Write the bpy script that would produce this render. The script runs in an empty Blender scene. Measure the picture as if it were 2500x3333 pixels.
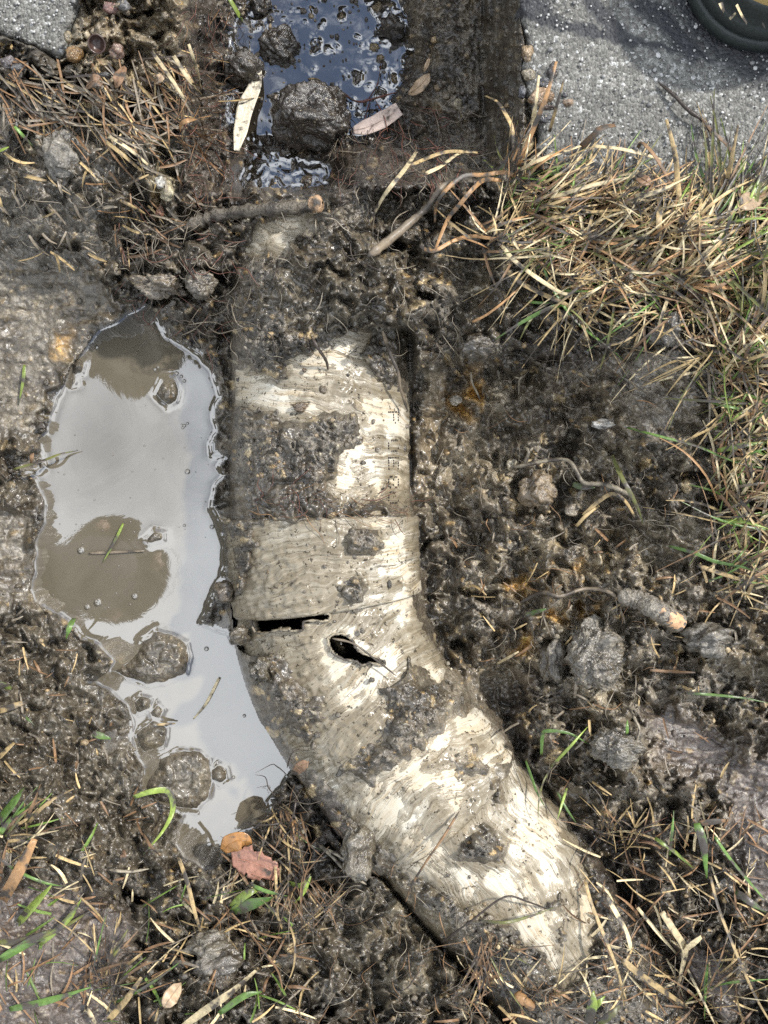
import bpy, bmesh, math, random
import numpy as np
from mathutils import Vector, Matrix
random.seed(11)
rng = np.random.default_rng(11)
sc = bpy.context.scene
COL = sc.collection
R = math.radians

# ------------------------------------------------------------------ camera
HC = 0.460                                     # metres above lawn level, looking straight down
cam_d = bpy.data.cameras.new('camera')
cam_d.sensor_fit = 'HORIZONTAL'
cam_d.angle = R(50.0)
cam_d.clip_start = 0.01
cam_d.clip_end = 500.0
cam = bpy.data.objects.new('camera', cam_d)
COL.objects.link(cam)
cam.location = (0, 0, HC)
cam.rotation_euler = (0, 0, 0)
sc.camera = cam
KX = 2 * math.tan(R(25.0)) / 2500.0            # metres per photo pixel per metre of distance

# ------------------------------------------------------------------ sky, sun, exposure
SUN_EL, SUN_AZ = R(43.0), R(55.0)              # azimuth clockwise from +Y: sun up and to the right
w = bpy.data.worlds.new('World')
sc.world = w
w.use_nodes = True
nt = w.node_tree
nt.nodes.clear()
out = nt.nodes.new('ShaderNodeOutputWorld')
bg = nt.nodes.new('ShaderNodeBackground')
bg.inputs['Strength'].default_value = 0.15
sky = nt.nodes.new('ShaderNodeTexSky')
sky.sky_type = 'NISHITA'
sky.sun_disc = False
sky.sun_elevation = SUN_EL
sky.sun_rotation = SUN_AZ
tc = nt.nodes.new('ShaderNodeTexCoord')
mp = nt.nodes.new('ShaderNodeMapping')
mp.inputs['Location'].default_value = (3.6, 7.8, 5.0)
nz = nt.nodes.new('ShaderNodeTexNoise')
nz.inputs['Scale'].default_value = 1.5
nz.inputs['Detail'].default_value = 5.0
nz.inputs['Roughness'].default_value = 0.5
rp = nt.nodes.new('ShaderNodeValToRGB')
rp.color_ramp.elements[0].position = 0.42
rp.color_ramp.elements[1].position = 0.56
mx = nt.nodes.new('ShaderNodeMixRGB')
mx.inputs['Color2'].default_value = (11.6, 12.2, 13.0, 1)      # sunlit white cloud
nt.links.new(tc.outputs['Generated'], mp.inputs['Vector'])
nt.links.new(mp.outputs['Vector'], nz.inputs['Vector'])
nt.links.new(nz.outputs['Fac'], rp.inputs['Fac'])
nt.links.new(rp.outputs['Color'], mx.inputs['Fac'])
nt.links.new(sky.outputs['Color'], mx.inputs['Color1'])
nt.links.new(mx.outputs['Color'], bg.inputs['Color'])
nt.links.new(bg.outputs['Background'], out.inputs['Surface'])
sun_d = bpy.data.lights.new('sun', 'SUN')
sun_d.energy = 4.3
sun_d.angle = R(2.5)
sun_d.color = (1.0, 0.965, 0.91)
sun = bpy.data.objects.new('sun', sun_d)
COL.objects.link(sun)
sv = Vector((math.cos(SUN_EL) * math.sin(SUN_AZ), math.cos(SUN_EL) * math.cos(SUN_AZ), math.sin(SUN_EL)))
sun.rotation_euler = sv.to_track_quat('Z', 'Y').to_euler()
sun.location = sv * 3
sc.view_settings.view_transform = 'Standard'
sc.view_settings.look = 'None'
sc.view_settings.gamma = 1.0
sc.view_settings.use_curve_mapping = False
sc.view_settings.exposure = 0.2
sc.cycles.use_denoising = False
sc.cycles.sample_clamp_direct = 5.0
sc.cycles.sample_clamp_indirect = 2.5
sc.cycles.max_bounces = 6
sc.cycles.diffuse_bounces = 3
sc.cycles.caustics_reflective = False
sc.cycles.caustics_refractive = False

# ------------------------------------------------------------------ helpers: layout
def P(u, v, z):
    """photo pixel (2500 x 3333) at height z (metres) -> world"""
    k = (HC - z) * KX
    return ((u - 1250.0) * k, (1666.5 - v) * k, z)

# crops used while measuring the photograph: crop index -> origin; scale 1659/1250
CROP = {1: (0, 0), 2: (1250, 0), 3: (0, 800), 4: (1250, 800), 5: (0, 1650), 6: (1250, 1650), 7: (0, 2483), 8: (1250, 2483), 0: None}
def C(c, pts):
    if c == 0:
        return [tuple(p) for p in pts]
    ox, oy = CROP[c]
    return [(ox + p[0] / 1.3272, oy + p[1] / 1.3272) for p in pts]

# ------------------------------------------------------------------ helpers: noise
_T = np.random.default_rng(5)
_ang = (_T.random((256, 256)) * 2 * np.pi).astype(np.float32)
GX, GY = np.cos(_ang), np.sin(_ang)
J1, J2, J3, J4 = [_T.random((256, 256)).astype(np.float32) for _ in range(4)]
def perlin(x, y, seed=0):
    x = np.asarray(x, np.float32); y = np.asarray(y, np.float32)
    xi = np.floor(x).astype(np.int32); yi = np.floor(y).astype(np.int32)
    xf = x - xi; yf = y - yi
    a = seed * 37; b = seed * 91
    X0 = (xi + a) & 255; X1 = (xi + 1 + a) & 255; Y0 = (yi + b) & 255; Y1 = (yi + 1 + b) & 255
    fu = xf * xf * xf * (xf * (xf * 6 - 15) + 10); fv = yf * yf * yf * (yf * (yf * 6 - 15) + 10)
    n00 = GX[X0, Y0] * xf + GY[X0, Y0] * yf
    n10 = GX[X1, Y0] * (xf - 1) + GY[X1, Y0] * yf
    n01 = GX[X0, Y1] * xf + GY[X0, Y1] * (yf - 1)
    n11 = GX[X1, Y1] * (xf - 1) + GY[X1, Y1] * (yf - 1)
    return ((n00 * (1 - fu) + n10 * fu) * (1 - fv) + (n01 * (1 - fu) + n11 * fu) * fv) * 1.5
def fbm(x, y, octv=4, seed=0, gain=0.5):
    s = 0; a = 1.0
    for i in range(octv):
        s = s + a * perlin(x * 2 ** i + 13.7 * i, y * 2 ** i + 7.1 * i, seed + i)
        a *= gain
    return s
def ridged(x, y, octv=3, seed=0, gain=0.5):
    s = 0; a = 1.0
    for i in range(octv):
        s = s + a * (1 - 2 * np.abs(perlin(x * 2 ** i + 3.3 * i, y * 2 ** i + 9.1 * i, seed + i)))
        a *= gain
    return s
def billow(x, y, octv=3, seed=0, gain=0.5):
    s = 0; a = 1.0
    for i in range(octv):
        s = s + a * (2 * np.abs(perlin(x * 2 ** i + 5.3 * i, y * 2 ** i + 1.1 * i, seed + i)) - 0.4)
        a *= gain
    return s
def grains(x, y, seed=0, rmin=0.35, rmax=0.8, fill=1.0):
    """overlapping domes on a jittered grid: height (cell units) and a random id per grain"""
    x = np.asarray(x, np.float32); y = np.asarray(y, np.float32)
    xi = np.floor(x).astype(np.int32); yi = np.floor(y).astype(np.int32)
    best = np.zeros_like(x); bid = np.zeros_like(x)
    for dx in (-1, 0, 1):
        for dy in (-1, 0, 1):
            a = (xi + dx + seed * 53) & 255; b = (yi + dy + seed * 29) & 255
            rr = rmin + (rmax - rmin) * J3[a, b]
            rr = np.where(J4[b, a] < fill, rr, 0.0)
            ex = x - (xi + dx + J1[a, b]); ey = y - (yi + dy + J2[a, b])
            th = J4[a, b] * 3.14
            c, s = np.cos(th), np.sin(th)
            e1 = ex * c + ey * s; e2 = (ey * c - ex * s) * (1.0 + 0.7 * J1[b, a])
            h = np.sqrt(np.maximum(rr * rr - e1 * e1 - e2 * e2, 0))
            m = h > best
            best = np.where(m, h, best); bid = np.where(m, J2[b, a], bid)
    return best, bid
def sstep(a, b, x):
    t = np.clip((x - a) / (b - a), 0, 1)
    return t * t * (3 - 2 * t)
def lerp(a, b, t):
    return a + (b - a) * t

# ------------------------------------------------------------------ helpers: polygons in photo pixels
U0, U1, V0, V1, CS = -320, 2830, -640, 3660, 8.0
cu = np.arange(U0, U1 + CS, CS, dtype=np.float32); cv = np.arange(V0, V1 + CS, CS, dtype=np.float32)
CU, CV = np.meshgrid(cu, cv)
CVp = np.maximum(CV, -250)               # outlines that reach the top run on beyond the picture
def sd_poly(poly):
    """signed distance (positive inside), on the coarse grid"""
    poly = np.array(poly, np.float32)
    d = np.full(CU.shape, 1e9, np.float32); ins = np.zeros(CU.shape, bool)
    n = len(poly)
    for i in range(n):
        a = poly[i]; b = poly[(i + 1) % n]
        e = b - a; L = float(e @ e) + 1e-9
        px = CU - a[0]; py = CVp - a[1]
        t = np.clip((px * e[0] + py * e[1]) / L, 0, 1)
        d = np.minimum(d, (px - t * e[0]) ** 2 + (py - t * e[1]) ** 2)
        if abs(e[1]) > 1e-9:
            c = ((a[1] <= CVp) & (b[1] > CVp)) | ((b[1] <= CVp) & (a[1] > CVp))
            ins ^= c & (CU < a[0] + (CVp - a[1]) * e[0] / e[1])
    d = np.sqrt(d)
    return np.where(ins, d, -d)
def sampC(arr, u, v):
    x = np.clip((np.asarray(u, np.float32) - U0) / CS, 0, arr.shape[1] - 1.001); y = np.clip((np.asarray(v, np.float32) - V0) / CS, 0, arr.shape[0] - 1.001)
    xi = x.astype(np.int32); yi = y.astype(np.int32); fx = x - xi; fy = y - yi
    return (arr[yi, xi] * (1 - fx) + arr[yi, xi + 1] * fx) * (1 - fy) + (arr[yi + 1, xi] * (1 - fx) + arr[yi + 1, xi + 1] * fx) * fy
def sd_union(polys):
    s = None
    for p in polys:
        q = sd_poly(p)
        s = q if s is None else np.maximum(s, q)
    return s

# ------------------------------------------------------------------ helpers: objects
def obj(name, me, mat=None, parent=None):
    o = bpy.data.objects.new(name, me)
    COL.objects.link(o)
    if mat is not None and me is not None:
        me.materials.clear()
        for m in (mat if isinstance(mat, (list, tuple)) else [mat]):
            me.materials.append(m)
    if parent is not None:
        o.parent = parent
    return o
def tag(o, label=None, cat=None, group=None, kind=None):
    if label: o['label'] = label
    if cat: o['category'] = cat
    if group: o['group'] = group
    if kind: o['kind'] = kind
    return o
def empty(name, loc=(0, 0, 0)):
    o = bpy.data.objects.new(name, None)
    o.empty_display_size = 0.01
    COL.objects.link(o)
    o.location = loc
    return o
def np_mesh(name, verts, quads=None, tris=None, smooth=True):
    me = bpy.data.meshes.new(name)
    verts = np.asarray(verts, np.float32)
    q = np.zeros((0, 4), np.int32) if quads is None else np.asarray(quads, np.int32)
    t = np.zeros((0, 3), np.int32) if tris is None else np.asarray(tris, np.int32)
    me.vertices.add(len(verts)); me.vertices.foreach_set('co', verts.ravel())
    nl = q.size + t.size
    me.loops.add(nl)
    me.loops.foreach_set('vertex_index', np.concatenate([q.ravel(), t.ravel()]).astype(np.int32))
    me.polygons.add(len(q) + len(t))
    st = np.concatenate([np.arange(len(q)) * 4, len(q) * 4 + np.arange(len(t)) * 3]).astype(np.int32)
    me.polygons.foreach_set('loop_start', st)
    me.polygons.foreach_set('use_smooth', np.full(len(q) + len(t), smooth))
    me.update(calc_edges=True)
    me.validate()
    return me
def attr_col(me, name, rgb):
    a = me.attributes.new(name, 'FLOAT_COLOR', 'POINT')
    c = np.ones((len(rgb), 4), np.float32); c[:, :3] = rgb
    a.data.foreach_set('color', c.ravel())
def attr_f(me, name, x):
    a = me.attributes.new(name, 'FLOAT', 'POINT')
    a.data.foreach_set('value', np.asarray(x, np.float32).ravel())
def attr_v(me, name, x):
    a = me.attributes.new(name, 'FLOAT_VECTOR', 'POINT')
    a.data.foreach_set('vector', np.asarray(x, np.float32).ravel())
def grid_quads(nx, ny, mask=None):
    i = np.arange(nx * ny).reshape(ny, nx)
    q = np.stack([i[:-1, :-1], i[1:, :-1], i[1:, 1:], i[:-1, 1:]], -1)   # rows run down the picture: this order faces up
    if mask is not None:
        q = q[mask]
    return q.reshape(-1, 4)

# ------------------------------------------------------------------ helpers: materials
class N:
    def __init__(s, name):
        s.m = bpy.data.materials.new(name); s.m.use_nodes = True
        s.t = s.m.node_tree; s.b = s.t.nodes['Principled BSDF']
    def n(s, typ, **kw):
        x = s.t.nodes.new(typ)
        for k, val in kw.items():
            if k.startswith('_'): setattr(x, k[1:], val)
            else: x.inputs[k.replace('__', ' ')].default_value = val
        return x
    def l(s, a, b): s.t.links.new(a, b)
    def noise(s, scale, detail=4, rough=0.55, vec=None, dist=0.0):
        x = s.n('ShaderNodeTexNoise', Scale=scale, Detail=detail, Roughness=rough, Distortion=dist)
        if vec is not None: s.l(vec, x.inputs['Vector'])
        return x.outputs['Fac']
    def pos(s):
        return s.n('ShaderNodeNewGeometry').outputs['Position']
    def attr(s, name, out='Color'):
        return s.n('ShaderNodeAttribute', _attribute_name=name).outputs[out]
    def ramp(s, fac, stops):
        x = s.n('ShaderNodeValToRGB'); e = x.color_ramp.elements
        while len(e) > 1: e.remove(e[-1])
        for i, (p, c) in enumerate(stops):
            el = e[0] if i == 0 else e.new(p)
            el.position = p
            el.color = (c, c, c, 1) if not isinstance(c, (tuple, list)) else (*c, 1)
        s.l(fac, x.inputs['Fac']); return x.outputs['Color']
    def mix(s, fac, a, b, mode='MIX'):
        x = s.n('ShaderNodeMixRGB', _blend_type=mode)
        for k, val in (('Fac', fac), ('Color1', a), ('Color2', b)):
            if isinstance(val, (int, float)): x.inputs[k].default_value = val if k == 'Fac' else (val, val, val, 1)
            elif isinstance(val, tuple): x.inputs[k].default_value = (*val, 1)
            else: s.l(val, x.inputs[k])
        return x.outputs['Color']
    def math(s, op, a, b=0.0, clamp=False):
        x = s.n('ShaderNodeMath', _operation=op); x.use_clamp = clamp
        for k, val in ((0, a), (1, b)):
            if isinstance(val, (int, float)): x.inputs[k].default_value = val
            else: s.l(val, x.inputs[k])
        return x.outputs[0]
    def bump(s, h, dist=0.001, strength=1.0, normal=None):
        x = s.n('ShaderNodeBump', Strength=strength, Distance=dist)
        s.l(h, x.inputs['Height'])
        if normal is not None: s.l(normal, x.inputs['Normal'])
        return x.outputs['Normal']
    def set(s, **kw):
        for k, val in kw.items():
            k = {'col': 'Base Color', 'rough': 'Roughness', 'nor': 'Normal', 'spec': 'Specular IOR Level', 'ior': 'IOR', 'coat': 'Coat Weight',
                 'coat_rough': 'Coat Roughness', 'sss': 'Subsurface Weight'}.get(k, k)
            i = s.b.inputs[k]
            if isinstance(val, (int, float)): i.default_value = val
            elif isinstance(val, tuple): i.default_value = (*val, 1)
            else: s.l(val, i)
        return s.m

def mat_soil():
    s = N('wet_soil'); p = s.pos()
    col = s.attr('col'); rg = s.attr('rough', 'Fac'); fine = s.attr('fine', 'Fac')
    n1 = s.noise(820, 4, 0.6, p); n2 = s.noise(210, 5, 0.62, p, .4); n3_ = s.noise(42, 4, .6, p, .6)
    wet = s.ramp(n3_, [(.40, 0), (.60, 1)])
    c = s.mix(1.0, col, s.ramp(n1, [(0.28, 0.5), (0.5, 1.0), (0.72, 1.6)]), 'MULTIPLY')
    c = s.mix(1.0, c, s.ramp(n2, [(0.3, 0.55), (0.7, 1.5)]), 'MULTIPLY')
    c = s.mix(1.0, c, s.mix(wet, (1.08, 1.06, 1.02), (.68, .63, .56)), 'MULTIPLY')
    vo = s.n('ShaderNodeTexVoronoi', Scale=700.0); s.l(p, vo.inputs['Vector'])
    hsh = s.n('ShaderNodeSeparateColor'); s.l(vo.outputs['Color'], hsh.inputs['Color'])
    grit = s.math('GREATER_THAN', hsh.outputs[0], 0.95)
    grit = s.math('MULTIPLY', grit, s.math('LESS_THAN', vo.outputs['Distance'], 0.42))
    c = s.mix(grit, c, s.mix(hsh.outputs[1], (0.34, 0.29, 0.2), (0.13, 0.09, 0.05)))
    h = s.math('ADD', s.math('MULTIPLY', n1, s.math('SUBTRACT', .24, s.math('MULTIPLY', wet, .16))), s.math('MULTIPLY', n2, .8))
    st = s.n('ShaderNodeBump', Distance=0.0040, Strength=1.0)
    s.l(s.math('MULTIPLY', h, fine), st.inputs['Height'])
    r = s.math('SUBTRACT', s.math('ADD', rg, s.math('MULTIPLY', s.math('SUBTRACT', n2, 0.5), 0.3)), s.math('MULTIPLY', wet, .20))
    r = s.math('MAXIMUM', s.math('MULTIPLY', r, .88), .17)
    return s.set(col=c, rough=r, nor=st.outputs['Normal'], spec=0.95)
SOIL = mat_soil()

def mat_simple(name, rgb, rough=0.5, var=0.35, scale=300, bump=0.0004, mud=0.0, spec=0.4, sss=0.0, mudc=(0.06, 0.05, 0.04)):
    s = N(name); p = s.pos()
    oi = s.n('ShaderNodeObjectInfo')
    n = s.noise(scale, 4, 0.6, p)
    n2 = s.noise(scale * 0.25, 3, 0.6, p)
    c = s.mix(1.0, rgb, s.ramp(n, [(0.25, 1 - var), (0.75, 1 + var)]), 'MULTIPLY')
    v = s.math('ADD', s.math('MULTIPLY', oi.outputs['Random'], 0.5), 0.72)
    c = s.mix(1.0, c, v, 'MULTIPLY')
    if mud > 0:
        c = s.mix(s.ramp(n2, [(0.62 - 0.3 * mud, 0), (0.68 - 0.3 * mud + 0.04, 1)]), c, mudc)
    return s.set(col=c, rough=rough, nor=s.bump(n, bump), spec=spec)
# ================================================================== LARGE STRUCTURE
# ------------------------------------------------------------------ pipe axis (needed by the soil that drapes over it)
Z_PIPE = -0.060
R_PIPE, R_COUP = 0.0548, 0.0594
def catmull(pts, n):
    pts = [np.array(p, float) for p in pts]
    pts = [2 * pts[0] - pts[1]] + pts + [2 * pts[-1] - pts[-2]]
    o = []
    for i in range(1, len(pts) - 2):
        p0, p1, p2, p3 = pts[i - 1:i + 3]
        for k in range(n):
            t = k / n
            o.append(0.5 * ((2 * p1) + (-p0 + p2) * t + (2 * p0 - 5 * p1 + 4 * p2 - p3) * t * t + (-p0 + 3 * p1 - 3 * p2 + p3) * t ** 3))
    o.append(pts[-2])
    return np.array(o)
AX0 = np.array([P(1050, 700, Z_PIPE)[0], 0.176, Z_PIPE])
AXC = [tuple(AX0), P(1050, 1000, Z_PIPE), P(1050, 1300, Z_PIPE), P(1050, 1650, Z_PIPE), P(1058, 1850, Z_PIPE), P(1072, 2010, Z_PIPE), P(1120, 2180, -.060),
       P(1235, 2360, -.060), P(1390, 2550, -.060), P(1550, 2745, -.062), P(1712, 2935, -.067), P(1885, 3150, -.080), P(2070, 3400, -.105), P(2250, 3650, -.135)]
AX = catmull(AXC, 10)
for _ in range(16):                         # ease the bend
    AX[20:-6] = (AX[18:-8] + AX[19:-7] + AX[20:-6] + AX[21:-5] + AX[22:-4]) / 5
_sl = np.concatenate([[0], np.cumsum(np.linalg.norm(np.diff(AX, axis=0), axis=1))])
def s_at_v(v):      # arc length where the axis crosses photo row v
    vv = 1666.5 - AX[:, 1] / ((HC - AX[:, 2]) * KX)
    return float(np.interp(v, vv, _sl))
S_C0, S_C1, S_E0, S_E1, S_END = s_at_v(1682), s_at_v(1966), s_at_v(1958), s_at_v(2610), _sl[-1]
def pipe_radius(s):
    r = np.full(np.shape(s), R_PIPE)
    r = np.where((s > S_C0) & (s < S_C1), R_COUP, r)
    b = (s > S_E0) & (s < S_E1)
    r = np.where(b, R_COUP - 0.0014 * sstep(S_E0 + 0.045, S_E0 + 0.055, s) + 0.0016 * sstep(S_E1 - 0.042, S_E1 - 0.036, s), r)
    return r
def pipe_top(u, v, iters=3):
    """height of the pipe's upper surface seen through photo pixel (u, v); falls away outside"""
    u = np.asarray(u, np.float32); v = np.asarray(v, np.float32)
    z = np.full(u.shape, -0.02, np.float32)
    A = AX[::2]; S = _sl[::2]
    for _ in range(iters):
        k = (HC - z) * KX
        x = (u - 1250) * k; y = (1666.5 - v) * k
        best = np.full(u.shape, 1e9, np.float32); za = np.zeros_like(best); ss = np.zeros_like(best)
        for i in range(len(A) - 1):
            a, b = A[i], A[i + 1]; e = b[:2] - a[:2]; L = e @ e
            t = ((x - a[0]) * e[0] + (y - a[1]) * e[1]) / L
            if i > 0: t = np.maximum(t, 0)
            t = np.minimum(t, 1)
            d = (x - a[0] - t * e[0]) ** 2 + (y - a[1] - t * e[1]) ** 2
            m = d < best
            best = np.where(m, d, best); za = np.where(m, a[2] + t * (b[2] - a[2]), za); ss = np.where(m, S[i] + t * (S[i + 1] - S[i]), ss)
        d = np.sqrt(best); r = pipe_radius(ss)
        inside = d < r
        z = za + np.where(inside, np.sqrt(np.maximum(r * r - d * d, 0)), -(d - r) * 1.3)
        z = np.maximum(z, -0.16)
    return z, d / r, ss
PZc, PDc, PSc = pipe_top(CU, CV)

# ------------------------------------------------------------------ outlines read off the photograph
PUDDLE = [(455, 998), (475, 992), (495, 1000), (520, 1030), (548, 1090), (600, 1118), (650, 1150), (690, 1200), (712, 1250), (718, 1290), (702, 1335), (712, 1400), (690, 1450), (690, 1478),
          (735, 1480), (716, 1512), (740, 1545), (702, 1590), (695, 1650), (715, 1700), (735, 1760), (741, 1830), (735, 1880), (702, 1920), (686, 1990), (662, 2030), (705, 2045),
          (745, 2062), (760, 2095), (800, 2110), (830, 2180), (868, 2230), (882, 2300), (895, 2380), (930, 2420), (962, 2440), (985, 2480), (950, 2520), (902, 2570),
          (872, 2612), (880, 2650), (830, 2690), (762, 2722), (736, 2762), (725, 2800), (702, 2828), (662, 2835), (640, 2812), (600, 2790), (570, 2742), (577, 2700),
          (598, 2652), (560, 2632), (505, 2605), (462, 2562), (470, 2505), (436, 2440), (432, 2372), (415, 2300), (362, 2250), (312, 2234), (276, 2222), (310, 2190), (350, 2195), (365, 2150),
          (322, 2100), (262, 2078), (222, 2022), (170, 1990), (112, 1960), (92, 1920), (110, 1850), (112, 1770), (122, 1740), (140, 1700), (146, 1640), (122, 1590),
          (110, 1560), (55, 1536), (120, 1538), (145, 1518), (140, 1488), (122, 1430), (150, 1400), (166, 1340), (200, 1270), (216, 1230), (232, 1190), (270, 1140),
          (312, 1080), (372, 1050), (412, 1022)]
ISLANDS = [[(368, 2182), (430, 2142), (462, 2092), (512, 2056), (560, 2062), (610, 2092), (622, 2142), (602, 2192), (542, 2222), (470, 2228), (402, 2202)],
           [(470, 2560), (520, 2472), (580, 2442), (650, 2442), (685, 2472), (690, 2540), (680, 2600), (640, 2632), (560, 2625), (500, 2605)],
           [(690, 2505), (715, 2488), (740, 2505), (742, 2535), (715, 2552), (690, 2540)],
           [(432, 2290), (460, 2262), (492, 2275), (488, 2310), (450, 2320)], [(485, 2315), (515, 2290), (540, 2310), (525, 2340), (490, 2335)], [(440, 2390), (500, 2340), (545, 2370), (530, 2430), (470, 2450)],
           [(228, 1195), (250, 1160), (276, 1175), (270, 1215), (240, 1225)], [(232, 1232), (252, 1228), (250, 1252), (232, 1254)],
           [(505, 1280), (530, 1240), (570, 1232), (585, 1270), (575, 1310), (545, 1320)],
           [(470, 1755), (500, 1732), (530, 1735), (535, 1760), (490, 1772)]]
POND = [(700, -320), (1330, -320), (1345, 60), (1330, 150), (1300, 260), (1290, 380), (1200, 420), (1170, 500), (1130, 560), (1080, 625), (800, 640), (770, 560), (750, 420), (720, 250), (735, 120)]
SLAB_R = [(1700, -330), (1696, 60), (1712, 150), (1698, 240), (1730, 330), (1760, 420), (1740, 480), (1790, 545), (1900, 600), (2100, 640), (2300, 640), (2520, 700), (2860, 760), (2860, -330)]
SLAB_L = [(-330, -330), (262, -330), (250, 40), (228, 110), (218, 185), (185, 195), (110, 150), (20, 120), (-330, 60)]
EXPOSED = [[(800, 800), (826, 730), (900, 705), (1030, 690), (1026, 745), (962, 790), (925, 835), (880, 810), (840, 830)],
           [(760, 760), (800, 640), (1060, 610), (1060, 668), (820, 668)],
           [(755, 1190), (800, 1190), (850, 1222), (925, 1235), (938, 1165), (1040, 1140), (1085, 1095), (1138, 1058), (1190, 1062), (1204, 1115), (1175, 1150), (1215, 1195), (1232, 1255),
            (1290, 1265), (1400, 1330), (1400, 1645), (1110, 1640), (1080, 1612), (1095, 1510), (1130, 1455), (1172, 1425), (1160, 1352), (1050, 1345), (960, 1372), (872, 1352), (792, 1315), (740, 1300)],
           [(690, 1800), (830, 1705), (960, 1690), (1340, 1672), (1480, 1690), (1450, 1990), (1540, 2100), (1570, 2260), (1680, 2410), (1790, 2560), (1870, 2730), (1905, 2870), (1935, 3000), (1930, 3090), (1880, 3180),
            (1845, 3215), (1770, 3120), (1650, 3010), (1540, 2965), (1450, 2905), (1330, 2850), (1215, 2770), (1120, 2660), (1010, 2540), (890, 2470), (760, 2200), (760, 2080), (770, 1990)]]
PATCHES = [[(1120, 1750), (1160, 1720), (1230, 1730), (1245, 1790), (1190, 1815), (1140, 1800)],          # lumps of mud left on the white pipe
           [(1130, 1880), (1150, 1860), (1190, 1880), (1190, 1960), (1130, 1990), (1110, 1950)],
           [(1240, 2230), (1330, 2170), (1440, 2250), (1530, 2190), (1570, 2250), (1470, 2330), (1380, 2400), (1290, 2470), (1180, 2540), (1120, 2500), (1250, 2420), (1290, 2330)],
           [(1480, 2480), (1540, 2450), (1560, 2500), (1500, 2530)], [(1520, 2720), (1590, 2680), (1640, 2740), (1630, 2810), (1560, 2830), (1500, 2790)], [(1600, 2540), (1640, 2520), (1650, 2600), (1620, 2620)],
           [(1770, 2930), (1830, 2900), (1850, 2950), (1790, 2965)], [(1815, 3000), (1850, 2990), (1860, 3060), (1820, 3070)],
           [(800, 2130), (900, 2150), (1000, 2290), (1050, 2300), (1000, 2400), (900, 2330)], [(770, 1700), (830, 1700), (800, 1990), (760, 1990)]]

HOLE_SLOT = [(815, 2004), (850, 2006), (985, 2003), (1062, 1996), (1075, 2006), (1060, 2022), (992, 2022), (986, 2048), (965, 2054), (905, 2052), (835, 2060)]
HOLE_TEAR = [(1066, 2078), (1090, 2064), (1120, 2066), (1146, 2084), (1160, 2110), (1185, 2128), (1225, 2140), (1254, 2158), (1240, 2164), (1205, 2158), (1178, 2166), (1160, 2154), (1110, 2142), (1078, 2118)]
sdPud = sd_poly(PUDDLE); sdIsl = sd_union(ISLANDS); sdPond = sd_poly(POND)
sdSlab = np.maximum(sd_poly(SLAB_R), sd_poly(SLAB_L))
sdExp = sd_union(EXPOSED); sdPat = sd_union(PATCHES)
sdExp = np.minimum(sdExp, -sdPat)
Z_WATER, Z_POND = -0.070, -0.100

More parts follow.
